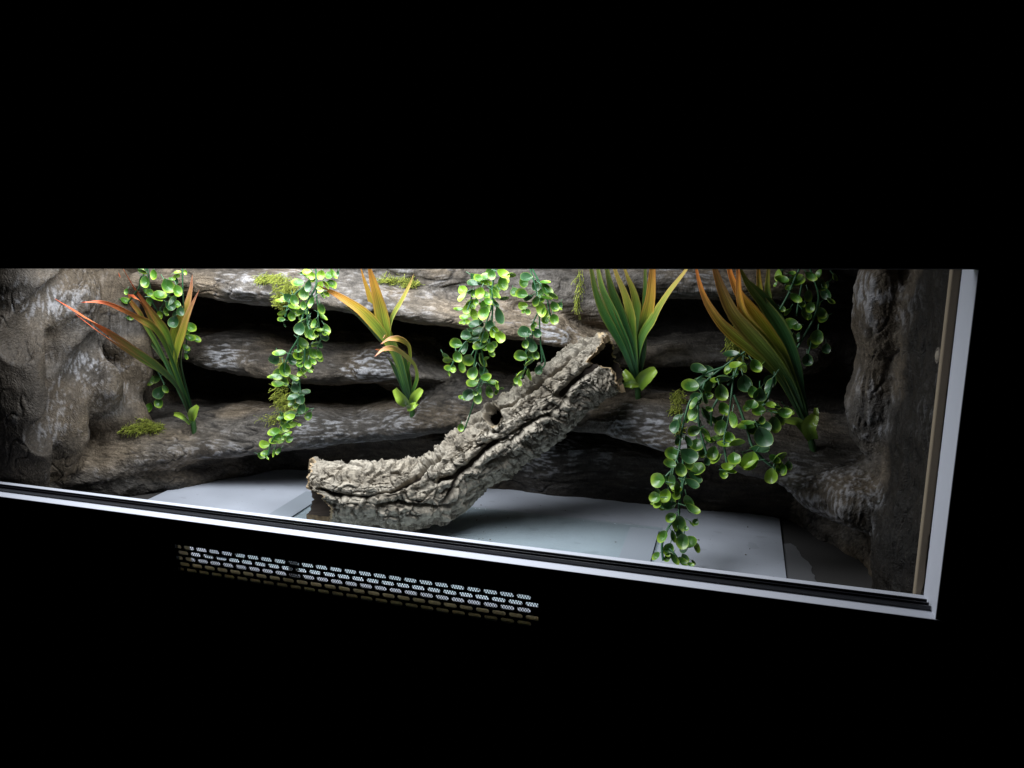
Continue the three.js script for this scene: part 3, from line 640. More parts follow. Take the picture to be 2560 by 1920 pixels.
const BLADES_A = {
  foot: [[-1.3618,.0221,-.362],[-1.3626,.0435,-.362],[-1.364,.0696,-.362]],
  collar: [[[[-1.351,.0508,-.35],[-1.3394,.0698,-.342],[-1.3236,.0884,-.342]],.0235],
    [[[-1.3573,.0471,-.35],[-1.3671,.0632,-.342],[-1.3915,.0681,-.342]],.0132]],
  blades: [[[[-1.407,.3398,-.115],[-1.4174,.2886,-.1951],[-1.3861,.2336,-.2451],[-1.3693,.1896,-.2877],[-1.3579,.1329,-.3263],[-1.3662,.0596,-.362]],.0297,0],
    [[[-1.4056,.3082,-.15],[-1.4194,.248,-.2303],[-1.4044,.2046,-.2805],[-1.3679,.1487,-.3233],[-1.3691,.066,-.362]],.0196,0],
    [[[-1.445,.3238,-.2],[-1.429,.3201,-.2378],[-1.4057,.3021,-.2614],[-1.3921,.2853,-.2815],[-1.3762,.2655,-.2997],[-1.3709,.2361,-.3166],[-1.3701,.1905,-.3325],[-1.3612,.1121,-.3475],[-1.3657,.0629,-.362]],.0208,0],
    [[[-1.4796,.3719,-.33],[-1.4813,.344,-.3382],[-1.4724,.313,-.3433],[-1.4542,.285,-.3477],[-1.4466,.2598,-.3516],[-1.426,.2158,-.3553],[-1.3981,.1398,-.3587],[-1.3696,.0627,-.362]],.0162,0],
    [[[-1.4352,.3827,-.3],[-1.428,.3433,-.3159],[-1.4132,.3096,-.3258],[-1.3966,.2756,-.3343],[-1.3821,.2442,-.3419],[-1.3783,.1997,-.349],[-1.3728,.1353,-.3557],[-1.3657,.0629,-.362]],.0281,0],
    [[[-1.4002,.3322,-.27],[-1.4077,.3246,-.2962],[-1.4048,.3051,-.3126],[-1.4019,.2673,-.3266],[-1.3924,.235,-.3393],[-1.385,.2054,-.351],[-1.3756,.0754,-.362]],.0188,0],
    [[[-1.2906,.368,-.33],[-1.3059,.3366,-.3382],[-1.3266,.3001,-.3433],[-1.3537,.2687,-.3477],[-1.3752,.2368,-.3516],[-1.391,.1918,-.3553],[-1.3835,.1341,-.3587],[-1.3691,.066,-.362]],.0231,1],
    [[[-1.26,.3401,-.31],[-1.293,.3087,-.3233],[-1.3194,.2776,-.3316],[-1.3414,.2458,-.3387],[-1.3633,.2133,-.3451],[-1.3802,.174,-.3511],[-1.3718,.1223,-.3567],[-1.3618,.0632,-.362]],.019,1],
    [[[-1.3251,.2643,-.34],[-1.3532,.2194,-.3483],[-1.3662,.1805,-.3535],[-1.3648,.1256,-.358],[-1.3594,.0666,-.362]],.0192,3],
    [[[-1.4845,.2595,-.37],[-1.4632,.2286,-.3674],[-1.4349,.1978,-.3658],[-1.4075,.1639,-.3644],[-1.3812,.0976,-.3632],[-1.3657,.0629,-.362]],.0126,3]] };
const BLADES_B = {
  foot: [[-.8487,.0806,-.399],[-.851,.0985,-.399],[-.8542,.1163,-.399]],
  collar: [[[[-.8546,.1082,-.389],[-.8599,.1237,-.379],[-.8746,.1428,-.379]],.0245],
    [[[-.8434,.1104,-.389],[-.8299,.1283,-.379],[-.819,.1438,-.384]],.0201],
    [[[-.8506,.1036,-.379],[-.8338,.1115,-.369],[-.8268,.1153,-.379]],.0132]],
  blades: [[[[-.9634,.355,-.27],[-.9548,.3406,-.3001],[-.9311,.3203,-.3189],[-.9111,.2999,-.3349],[-.8961,.2763,-.3494],[-.8833,.2496,-.3628],[-.8702,.2139,-.3755],[-.8581,.1453,-.3875],[-.8529,.1104,-.399]],.0226,2],
    [[[-.9325,.3132,-.31],[-.9173,.2821,-.3437],[-.8968,.2489,-.3648],[-.8743,.2067,-.3828],[-.8583,.1279,-.399]],.0126,3],
    [[[-.8927,.4062,-.3],[-.9005,.3735,-.3254],[-.8995,.3402,-.3412],[-.8944,.2979,-.3547],[-.8881,.2573,-.3669],[-.8713,.2191,-.3782],[-.8555,.1481,-.3889],[-.8545,.1103,-.399]],.0238,2],
    [[[-.8669,.4067,-.285],[-.8764,.3743,-.3142],[-.8769,.3358,-.3324],[-.8783,.3017,-.348],[-.8779,.2555,-.3621],[-.8611,.2057,-.3751],[-.8519,.1428,-.3873],[-.8529,.1104,-.399]],.032,2],
    [[[-.7772,.374,-.285],[-.7992,.3539,-.3142],[-.8273,.3204,-.3324],[-.8549,.2885,-.348],[-.8701,.2557,-.3621],[-.869,.2311,-.3751],[-.8622,.1832,-.3873],[-.8558,.1162,-.399]],.0222,4],
    [[[-.8695,.2415,-.32],[-.8606,.2484,-.3425],[-.8465,.2466,-.3566],[-.8354,.2333,-.3686],[-.8377,.2087,-.3795],[-.8514,.1716,-.3895],[-.8559,.1132,-.399]],.0172,1],
    [[[-.8776,.2196,-.31],[-.8688,.2303,-.3328],[-.8548,.2298,-.347],[-.8373,.2152,-.3592],[-.8239,.1939,-.3702],[-.8253,.1689,-.3803],[-.8408,.1369,-.3899],[-.8515,.1074,-.399]],.019,1],
    [[[-.8706,.2352,-.3],[-.8852,.2258,-.3459],[-.8866,.2192,-.3745],[-.8765,.2008,-.399]],.0068,0],
    [[[-.8583,.2545,-.31],[-.8734,.2525,-.3512],[-.877,.2442,-.377],[-.8687,.2273,-.399]],.0096,1],
    [[[-.8834,.2072,-.37],[-.8789,.189,-.3834],[-.872,.1614,-.3918],[-.8624,.1128,-.399]],.0104,3],
    [[[-.8798,.2284,-.39],[-.8714,.1931,-.3942],[-.8594,.1462,-.3968],[-.8545,.1103,-.399]],.0173,3],
    [[[-.8503,.2196,-.38],[-.8535,.1833,-.3888],[-.852,.1442,-.3943],[-.8523,.1104,-.399]],.0173,3]] };
const BLADES_C = {
  foot: [[-.4085,.1245,-.472],[-.4102,.1415,-.472],[-.4128,.1639,-.472]],
  collar: [[[[-.4139,.1519,-.462],[-.4236,.1676,-.452],[-.4349,.1831,-.462]],.0191],
    [[[-.4071,.1523,-.462],[-.3942,.1745,-.452],[-.3746,.1891,-.452]],.0259],
    [[[-.4322,.1604,-.442],[-.4173,.1628,-.437],[-.4046,.1602,-.442]],.0124]],
  blades: [[[[-.482,.4242,-.33],[-.4792,.3718,-.3664],[-.4758,.335,-.3891],[-.4662,.2996,-.4085],[-.4504,.2635,-.426],[-.4339,.2266,-.4422],[-.4193,.1833,-.4575],[-.414,.1554,-.472]],.0164,5],
    [[[-.4678,.4243,-.32],[-.4652,.3723,-.3589],[-.4619,.3407,-.3832],[-.4524,.3107,-.404],[-.4395,.2748,-.4227],[-.4257,.2353,-.4401],[-.4167,.1946,-.4565],[-.4127,.1554,-.472]],.0215,5],
    [[[-.4529,.4239,-.33],[-.4516,.3719,-.3664],[-.4476,.3403,-.3891],[-.4402,.3079,-.4085],[-.4294,.2694,-.426],[-.418,.2299,-.4422],[-.414,.189,-.4575],[-.4127,.1554,-.472]],.0199,5],
    [[[-.4474,.4236,-.34],[-.4379,.3714,-.3738],[-.4257,.335,-.3949],[-.4175,.2974,-.4129],[-.4181,.2666,-.4292],[-.4155,.2242,-.4443],[-.4128,.1889,-.4585],[-.4121,.1555,-.472]],.0236,4],
    [[[-.4322,.4232,-.35],[-.4222,.3707,-.3848],[-.4123,.3391,-.4065],[-.4079,.3092,-.4251],[-.4109,.2783,-.4419],[-.4138,.2438,-.4574],[-.4134,.1918,-.472]],.0197,4],
    [[[-.3868,.4227,-.35],[-.3901,.3708,-.3848],[-.392,.3343,-.4065],[-.396,.2938,-.4251],[-.4026,.2572,-.4419],[-.408,.2222,-.4574],[-.4101,.164,-.472]],.0119,5],
    [[[-.3703,.423,-.33],[-.3762,.3718,-.3705],[-.3817,.3229,-.3958],[-.3898,.2897,-.4174],[-.3982,.2634,-.4369],[-.4065,.2336,-.455],[-.4101,.164,-.472]],.0244,2],
    [[[-.2897,.423,-.3],[-.3216,.3739,-.3401],[-.346,.341,-.3652],[-.3643,.3116,-.3866],[-.3782,.2863,-.4059],[-.3951,.2601,-.4238],[-.4058,.2305,-.4406],[-.4101,.2004,-.4567],[-.41,.1584,-.472]],.0224,4],
    [[[-.3918,.2525,-.44],[-.4014,.2111,-.4597],[-.4086,.1585,-.472]],.0148,3]] };
const BLADES_D = {
  foot: [[-.1007,.0753,-.39],[-.1078,.0913,-.39],[-.12,.1208,-.39]],
  collar: [[[[-.1177,.1087,-.38],[-.1331,.1278,-.37],[-.1522,.129,-.37]],.0145],
    [[[-.1068,.0969,-.38],[-.1144,.1255,-.365],[-.1062,.1407,-.37]],.0229],
    [[[-.1029,.1142,-.4],[-.1026,.1357,-.395],[-.1029,.1457,-.4]],.0098]],
  blades: [[[[-.3032,.4247,-.24],[-.297,.3787,-.268],[-.2881,.3466,-.2855],[-.277,.3227,-.3004],[-.2611,.2985,-.3139],[-.2428,.2787,-.3264],[-.2173,.2565,-.3381],[-.1893,.2318,-.3493],[-.1651,.2044,-.36],[-.1446,.1691,-.3703],[-.126,.133,-.3803],[-.1119,.1012,-.39]],.0198,6],
    [[[-.2818,.425,-.22],[-.2692,.3795,-.2565],[-.258,.3474,-.2793],[-.2419,.3145,-.2988],[-.2212,.2877,-.3164],[-.1955,.2581,-.3327],[-.1714,.2281,-.348],[-.1488,.1925,-.3626],[-.1295,.1487,-.3765],[-.1121,.1037,-.39]],.0265,2],
    [[[-.246,.4249,-.21],[-.2373,.3799,-.252],[-.2348,.3478,-.2782],[-.2259,.3146,-.3006],[-.2059,.2851,-.3208],[-.1821,.2551,-.3395],[-.1571,.215,-.3572],[-.1353,.1663,-.3739],[-.1135,.1086,-.39]],.0182,6],
    [[[-.2588,.4237,-.26],[-.249,.3773,-.2903],[-.2349,.3449,-.3093],[-.214,.3164,-.3254],[-.1925,.2851,-.34],[-.168,.2485,-.3536],[-.1471,.2039,-.3663],[-.1249,.1485,-.3784],[-.1122,.1062,-.39]],.0242,6],
    [[[-.2391,.3904,-.29],[-.2204,.3557,-.3156],[-.1995,.3297,-.3316],[-.1803,.3032,-.3453],[-.1604,.2694,-.3576],[-.1415,.2229,-.369],[-.1286,.1727,-.3798],[-.1139,.1137,-.39]],.0256,5],
    [[[-.2309,.374,-.26],[-.2121,.3547,-.3021],[-.1934,.3346,-.3285],[-.1763,.3119,-.3509],[-.1531,.2699,-.3712],[-.1316,.1949,-.39]],.0127,5],
    [[[-.211,.4114,-.3],[-.2059,.3627,-.3417],[-.1985,.3259,-.3678],[-.1777,.2857,-.39]],.0099,2],
    [[[-.1931,.411,-.31],[-.193,.3697,-.3403],[-.1908,.3408,-.3592],[-.1793,.3042,-.3754],[-.1583,.2621,-.39]],.0104,4],
    [[[-.22,.3045,-.31],[-.1916,.2687,-.3403],[-.1644,.2286,-.3592],[-.1407,.1828,-.3754],[-.1174,.1159,-.39]],.0212,3]] };
const LEDGES = [
  { name: 'upper left ledge', nodes: [[-1.4546,.3667,-.54,.0519,.18],[-1.3617,.3601,-.54,.0533,.19],[-1.2414,.3508,-.54,.0594,.195],[-1.1268,.3416,-.54,.0551,.2],[-1.0206,.3278,-.54,.0445,.2],[-.9207,.316,-.54,.0456,.195],[-.8261,.3027,-.54,.0436,.185],[-.734,.2897,-.54,.0399,.175],[-.6457,.2704,-.54,.0382,.16],[-.5589,.2517,-.54,.029,.145],[-.4853,.2303,-.54,.0193,.11]] },
  { name: 'upper slope', nodes: [[-1.0998,.4218,-.56,.0589,.16],[-.943,.4066,-.56,.062,.155],[-.7499,.3761,-.56,.0719,.14],[-.6143,.3511,-.56,.0777,.12],[-.4827,.3224,-.56,.0699,.1]] },
  { name: 'middle ledge', nodes: [[-1.5423,.1793,-.56,.028,.13],[-1.4476,.1831,-.56,.034,.14],[-1.3702,.1798,-.56,.0452,.15],[-1.2806,.1735,-.56,.0507,.155],[-1.1824,.1654,-.56,.0471,.16],[-1.0648,.1657,-.56,.0515,.165],[-.9566,.1745,-.56,.0484,.16],[-.88,.1718,-.56,.0334,.14],[-.8185,.1566,-.56,.0173,.11]] },
  { name: 'middle log', nodes: [[-.9387,.1283,-.56,.0258,.08],[-.8533,.1244,-.56,.0426,.105],[-.7668,.1185,-.56,.049,.115],[-.6682,.1085,-.56,.0434,.11],[-.5738,.0978,-.56,.0381,.1]] },
  { name: 'lower left ledge', nodes: [[-1.7017,-.038,-.53,.0412,.4],[-1.6483,-.0305,-.53,.0498,.385],[-1.5877,-.0258,-.53,.0573,.365],[-1.4979,-.0204,-.53,.0616,.32],[-1.41,-.0091,-.53,.0537,.27],[-1.3138,.0044,-.53,.0505,.23],[-1.2088,.0169,-.53,.05,.205],[-1.1035,.0303,-.53,.0464,.185],[-.9988,.0426,-.53,.0407,.17],[-.8972,.0579,-.53,.0415,.155],[-.8004,.0757,-.53,.0401,.135],[-.7079,.0828,-.53,.0335,.11],[-.6158,.0831,-.53,.0252,.09]] },
  { name: 'lower right ledge', nodes: [[-.6183,.0674,-.53,.0167,.08],[-.5467,.0791,-.53,.0241,.105],[-.4887,.0847,-.53,.0326,.125],[-.4254,.0878,-.53,.0434,.14],[-.3394,.0809,-.53,.0507,.16],[-.2583,.0705,-.53,.0523,.175],[-.1812,.0587,-.53,.0532,.185],[-.1074,.0475,-.53,.0532,.195],[-.037,.0377,-.53,.0547,.205],[.0275,.0335,-.53,.0587,.23]] },
  { name: 'rear log', nodes: [[-.4845,.198,-.56,.0242,.08],[-.4123,.2043,-.56,.0264,.085],[-.3513,.2091,-.56,.0278,.09],[-.2595,.2146,-.56,.0284,.095],[-.1329,.2097,-.56,.0297,.1]] },
  { name: 'upper right ledge', nodes: [[-.4412,.3686,-.54,.0451,.13],[-.3905,.3591,-.54,.0439,.14],[-.3104,.3557,-.54,.0389,.145],[-.2339,.3545,-.54,.0384,.15],[-.1384,.3564,-.54,.0358,.14]] },
  { name: "base", nodes: [[-1.62,-.06,-.62,.075,.47],[-1.5,-.06,-.62,.075,.41],[-1.38,-.065,-.62,.07,.32],[-1.3,-.07,-.62,.06,.22],[-1.23,-.08,-.62,.05,.13]] },
  { name: "base", nodes: [[-.13,-.06,-.6,.06,.10],[-.07,-.06,-.6,.08,.2],[-.02,-.05,-.6,.09,.28],[.03,-.05,-.6,.09,.33]] },
];
const BUMPS = [
  [0,[-1.555,.3303,-.2393],.085,.085,.08],
  [0,[-1.555,.2394,-.2447],.07,.07,.06],
  [0,[-1.555,.2278,-.3518],.09,.05,.05],
  [0,[-1.555,.3713,-.1865],.075,.1,.06],
  [0,[-1.555,.3197,-.3492],.08,.09,.05],
  [0,[-1.555,.143,-.261],.1,.075,.05],
  [0,[-1.555,.0575,-.3168],.1,.06,.055],
  [0,[-1.555,.0916,-.1873],.085,.12,.05],
  [0,[-1.555,.1137,-.1032],.085,.2,.045],
  [0,[-1.555,.34,-.139],.06,.14,.03],
  [0,[-1.555,.1742,-.3614],.085,.09,.035],
  [1,[.02,.3325,-.4163],.035,.2,.1],
  [1,[.02,.1566,-.3315],.035,.2,.11],
  [1,[.02,-.0192,-.2467],.045,.14,.09],
  [1,[-.012,.0149,-.338],.1,.05,.07],
  [1,[.02,.2885,-.8723],.07,.09,.04],
  [1,[-.0297,.1761,-.345],.036,.085,.055],
  [1,[-.0367,.3257,-.335],.03,.1,.05],
  [1,[-.043,.0186,-.31],.035,.035,.05],
];
const CARVES = [  // grooves added to the left wall's shape to give diagonal shadow bands
  [[-1.487,.3771,-.2359],[-1.487,.2655,-.0911],.034],
  [[-1.482,.2296,-.2605],[-1.482,.0803,-.1098],.032],
];
const PATCHES = [[[-.552,.2606,-.38],.045,1],[[-1.3101,.1923,-.4],.05,.7],[[-.9494,.1772,-.4],.055,.9],[[-1.143,.3256,-.34],.1,.45],[[-.9989,.0395,-.34],.07,.6],[[-1.0846,.0478,-.34],.05,.5],[[-.8724,.0807,-.38],.06,.4],[[-.428,.1016,-.38],.05,.9],[[-.3767,.0823,-.37],.05,.9],[[-.3441,.0719,-.37],.04,.7],[[-.0812,.0187,-.33],.07,.7],[[-.0496,.0335,-.32],.05,.7],[[-1.5353,.174,-.26],.06,.8],[[-1.5567,.1561,-.2],.05,.6],[[-1.4954,.3329,-.22],.06,.5],[[-1.531,.3294,-.16],.05,.6],[[-1.5023,.1315,-.28],.05,.5],[[-1.5112,.3165,-.2],.03,.7],[[-1.5386,.3541,-.18],.05,.4],[[-1.532,.1029,-.15],.06,.4],[[-1.4645,.2813,-.27],.05,.35],[[-.6313,.3123,-.37],.06,.4],[[-.8817,.3279,-.35],.1,.35],[[-.5964,-.009,-.49],.05,.6],[[-.5622,.0135,-.49],.04,.5],[[-.4721,.0014,-.49],.03,.3],[[-.3237,.3621,-.39],.05,.5],[[-.0422,.3411,-.32],.05,.6],[[-.0486,.3429,-.3],.03,1],[[-.054,.3564,-.3],.025,.9],[[-.0486,.2131,-.29],.03,.5],[[-.0491,.1413,-.29],.03,.4],[[-.0269,.2145,-.1],.08,.15],[[-1.3522,-.012,-.24],.06,.4],[[-1.4599,-.026,-.18],.04,.4],[[-1.2759,-.005,-.3],.06,.35]];
const BARK_PATH = [[-.9914,-.0236,-.215,.0552],[-.9532,-.0235,-.225,.0569],[-.9008,-.0256,-.235,.0583],[-.842,-.0289,-.25,.0608],[-.7832,-.0249,-.265,.0631],[-.7356,-.0086,-.285,.0597],[-.6986,.0222,-.31,.0608],[-.6593,.0576,-.33,.0625],[-.618,.0898,-.343,.0605],[-.576,.1227,-.352,.0599],[-.5362,.156,-.36,.0594],[-.4976,.1865,-.366,.058],[-.4634,.2058,-.37,.0542],[-.435,.2158,-.372,.053]];
const BARK_GROOVES = [[[[.098,.241],[.15,.081],[.206,.105],[.258,.179],[.321,.376],[.381,.479],[.424,.388]],.07,.28],
  [[[.424,.388],[.471,.523],[.516,.698],[.556,.669],[.599,.639]],.06,.16],
  [[[.632,.41],[.662,.328],[.707,.345],[.752,.301]],.06,.42],
  [[[.752,.301],[.825,.274],[.887,.558],[.937,.899]],.07,.15],
  [[[.386,-.037],[.414,-.368],[.474,-.394],[.526,-.312],[.559,-.304]],.11,.62],
  [[[.559,-.304],[.602,-.368],[.669,-.419],[.734,-.527],[.782,-.568]],.06,.25],
  [[[.787,-.361],[.827,-.271],[.87,-.187],[.92,-.078]],.15,.75],
  [[[.386,-.423],[.406,-.635],[.471,-.564],[.564,-.76],[.649,-.761],[.732,-.734]],.05,.16],
  [[[.238,-.147],[.278,-.11],[.311,-.303],[.361,-.716],[.391,-.818]],.05,.18],
  [[[.591,.97],[.637,.97],[.714,.97],[.794,.94],[.872,.97]],.05,.12],
  [[[.401,.963],[.449,.857],[.506,.924],[.531,.876]],.05,.15],
  [[[.378,-.59],[.393,-.564],[.409,-.463]],.06,.35],
  [[[.529,-.111],[.584,-.463],[.637,-.479]],.04,.2]];
const BARK_HOLE = [.607,.325];
const BARK_CHIP = [[.589,.081],[.945,.116],[.965,.97]];
const MOSS_A = [[[-1.461,.0445,-.292],.03,.008,.02],[[-1.4492,.047,-.312],.03,.014,.02],[[-1.4424,.0327,-.335],.02,.008,.02]];
const MOSS_B = [[[-1.125,.3596,-.35],.03,.008,.02],[[-1.0888,.3442,-.342],.022,.028,.015],[[-1.0685,.3354,-.342],.02,.022,.015],[[-1.0959,.3166,-.345],.012,.012,.01]];
const MOSS_C = [[[-.902,.3519,-.42],.022,.006,.02],[[-.8742,.3499,-.425],.03,.007,.02],[[-.8488,.3465,-.424],.02,.006,.02]];
const MOSS_D = [[[-1.1351,.1671,-.385],.008,.03,.01],[[-1.1458,.1068,-.385],.02,.035,.015],[[-1.1281,.0889,-.38],.022,.03,.015],[[-1.1673,.0571,-.395],.04,.008,.02]];
const MOSS_E = [[[-.335,.1322,-.465],.015,.018,.012],[[-.3346,.1167,-.428],.012,.022,.01],[[-.3265,.095,-.398],.008,.012,.008]];
const MOSS_F = [[[-.2405,.2468,-.46],.014,.03,.01],[[-.2357,.2303,-.46],.016,.022,.01]];
const MOSS_G = [[[-.5212,.3562,-.46],.008,.02,.006],[[-.522,.3307,-.456],.006,.025,.005],[[-.5246,.3094,-.452],.003,.02,.004]];
// glass ['[-1.0915,-.093,-.2447]', '[-1.0778,-.093,-.3775]', '[-.6934,-.093,-.402]', '[-.3785,-.093,-.3838]', '[-.3941,-.093,-.2471]', '[-.345,-.093,-.3454]', '[-.3491,-.093,-.2423]', '[-.1389,-.093,-.487]', '[-.148,-.093,-.2575]']
const SCREW = [-.006,.2938,-.089];

// ================================================================ THE CABINET
const M = {
  black: std({ color: rgb(0.006, 0.006, 0.007), roughness: 0.55 }),
  trim: std({ color: rgb(0.56, 0.575, 0.64), roughness: 0.45 }),
  runner: std({ color: rgb(0.012, 0.012, 0.016), roughness: 0.3 }),
  inner: std({ color: rgb(0.035, 0.032, 0.03), roughness: 0.9 }),
  floor: std({ color: rgb(0.50, 0.53, 0.585), roughness: 0.35 }),
  mesh: std({ color: rgb(0.01, 0.01, 0.014), roughness: 0.5 }),
};
const FLOOR = -0.095, LEFT = -1.62, RIGHT = 0.03, BACK = -0.62, TOP = 0.575, H = 0.40;
{
  const cab = thing('vivarium_cabinet', 'black wooden vivarium cabinet around the lit planted opening, with pale inner edges', 'cabinet');
  part('header_panel', boxG(-2.6, 0.9, H, 1.6, -0.018, 0, 0.002), M.black, cab);
  // base board with the long cut-out behind the air vent
  const sh = new THREE.Shape([[-2.6, -1.3], [0.9, -1.3], [0.9, -0.0205], [-2.6, -0.0205]].map((p) => new THREE.Vector2(...p)));
  const hx0 = -1.093, hx1 = -0.4775, hy0 = -0.0935, hy1 = -0.0375;
  sh.holes.push(new THREE.Path([[hx0, hy0], [hx0, hy1], [hx1, hy1], [hx1, hy0]].map((p) => new THREE.Vector2(...p))));
  const bg = new THREE.ExtrudeGeometry(sh, { depth: 0.030, bevelEnabled: false }); bg.translate(0, 0, -0.0305);
  part('base_panel', bg, M.black, cab);
  // raw chipboard inside the cut-out
  const chipT = (() => {
    const n = 256, d = new Uint8Array(n * n * 4);
    for (let j = 0; j < n; j++) for (let i = 0; i < n; i++) {
      const t = fbm(i * 0.05, j * 0.16, 3, 3), s = N3(i * 0.11, j * 0.3, 8);
      let c = mix3([246, 232, 192], [224, 204, 160], sstep(-0.15, 0.3, t)); if (s > 0.38) c = [150, 118, 82]; if (s < -0.42) c = [206, 192, 156];
      d.set([c[0], c[1], c[2], 255], 4 * (j * n + i));
    }
    const t = new THREE.DataTexture(d, n, n, THREE.RGBAFormat); t.colorSpace = THREE.SRGBColorSpace; t.magFilter = THREE.LinearFilter; t.wrapS = t.wrapT = THREE.RepeatWrapping; t.repeat.set(7, 0.5); t.needsUpdate = true; return t;
  })();
  const chip = std({ map: chipT, roughness: 0.95 });
  const lin = [boxG(hx0, hx1, hy0 - 0.002, hy0 + 0.0012, -0.0302, -0.0055, 0), boxG(hx0 - 0.001, hx0 + 0.0012, hy0 + 0.0012, hy1, -0.0302, -0.0055, 0), boxG(hx1 - 0.0012, hx1 + 0.001, hy0 + 0.0012, hy1, -0.0302, -0.0055, 0)];
  lin.push(boxG(hx0 + 0.0012, hx1 - 0.0012, hy1 - 0.0012, hy1 + 0.001, -0.0302, -0.0055, 0));
  const lg = mergeGeometries(lin.map((g) => g.toNonIndexed())); part('cutout_lining', lg, chip, cab, 'raw chipboard edge of the cut-out behind the vent');
  part('stile', boxG(0.0005, 0.9, -0.0203, H - 0.0005, -0.018, 0, 0.0006), M.black, cab);
  part('stile', boxG(-2.6, -1.62, -0.0203, H - 0.0005, -0.018, 0, 0.0006), M.black, cab);
  // pale edge lining: jamb and sill with the runner let in
  part('jamb', boxG(0.0, 0.012, 0.0, H - 0.0008, -0.0577, -0.0004, 0.0006), M.trim, cab, 'pale inner edge on the right of the opening');
  part('sill', mergeGeometries([boxG(-1.62, 0.012, -0.02, 0, -0.0303, 0.0004, 0.0007), boxG(-1.62, 0.012, -0.0025, 0, -0.0577, -0.0296, 0.0007)]), M.trim, cab, 'pale sill along the bottom of the opening');
  const rz0 = -0.0180, run = [];
  run.push(boxG(-1.62, -0.0006, 0.0003, 0.0016, rz0 - 0.0178, rz0, 0.0003));
  for (const k of [0, 1, 2]) run.push(boxG(-1.62, -0.0006 - 0.0005 * k, 0.0016, 0.0062, rz0 - 0.0018 - 0.008 * k, rz0 - 0.008 * k, 0.0004));
  part('glass_runner', merge(run), M.runner, cab, 'black plastic track for sliding glass, in the sill');
  part('floor_panel', boxG(LEFT - 0.02, RIGHT + 0.02, FLOOR - 0.022, FLOOR - 0.004, BACK - 0.02, -0.031, 0), M.inner, cab);
  part('side_panel', boxG(RIGHT, RIGHT + 0.02, FLOOR - 0.004, TOP, BACK, -0.059, 0), M.inner, cab);
  part('side_panel', boxG(LEFT - 0.02, LEFT, FLOOR - 0.004, TOP, BACK, -0.059, 0), M.inner, cab);
  part('rear_panel', boxG(LEFT - 0.02, RIGHT + 0.02, FLOOR - 0.004, TOP, BACK - 0.02, BACK, 0), M.inner, cab);
  part('ceiling_panel', boxG(LEFT - 0.02, RIGHT + 0.02, TOP, TOP + 0.02, BACK - 0.02, -0.0185, 0), M.inner, cab);
}
function smudgeTexture() {
  const n = 1024, d = new Uint8Array(n * n * 4);
  for (let j = 0; j < n; j++) for (let i = 0; i < n; i++) {
    const x = i / n, y = j / n, a = fbm(x * 9, y * 6, 2, 3), w = N3(x * 14, y * 180, 5) * sstep(0.1, 0.5, N3(x * 3, y * 3, 9)), sp = N3(x * 260, y * 180, 3);
    let q = 236 + 26 * a - 16 * Math.max(0, w); if (sp > 0.62) q -= 60 * (sp - 0.55) * 4; if (N3(x * 30 + 4, y * 22, 7) > 0.5) q -= 14;
    const o = 4 * (j * n + i); d[o] = d[o + 1] = clamp(q, 0, 255); d[o + 2] = clamp(q + 2, 0, 255); d[o + 3] = 255;
  }
  const t = new THREE.DataTexture(d, n, n, THREE.RGBAFormat); t.colorSpace = THREE.SRGBColorSpace; t.magFilter = THREE.LinearFilter; t.minFilter = THREE.LinearMipmapLinearFilter; t.generateMipmaps = true; t.needsUpdate = true; return t;
}
M.floor.map = smudgeTexture();
// white floor board, stopping short of the side walls
{
  const g = boxG(-1.40, -0.142, FLOOR - 0.004, FLOOR, -0.56, -0.0315, 0.0005);
  const b = part('floor_board', g, M.floor, scene, 'smooth white board covering the vivarium floor under the cork branch');
  b.userData.category = 'board'; b.userData.kind = 'structure';
}

{
  const pts = []; for (let i = 0; i <= 26; i++) { const t = i / 26; pts.push(new THREE.Vector2(-0.098 + 0.008 * N3(t * 6, 1, 1) + 0.002 * N3(t * 25, 2, 1) - 0.03 * t * t, 0.235 + 0.155 * t)); }
  const sh = new THREE.Shape([new THREE.Vector2(-0.1405, 0.235), ...pts, new THREE.Vector2(-0.1405, 0.385)]);
  const g = new THREE.ExtrudeGeometry(sh, { depth: 0.0008, bevelEnabled: false }); g.rotateX(-Math.PI / 2); g.translate(0, FLOOR - 0.0038, 0);
  const m = part('torn_lining', g, std({ color: rgb(0.11, 0.11, 0.115), roughness: 0.7 }), scene); m.userData = { label: 'ragged pale lining remnant on the floor beside the right end of the white board', category: 'lining' };
}

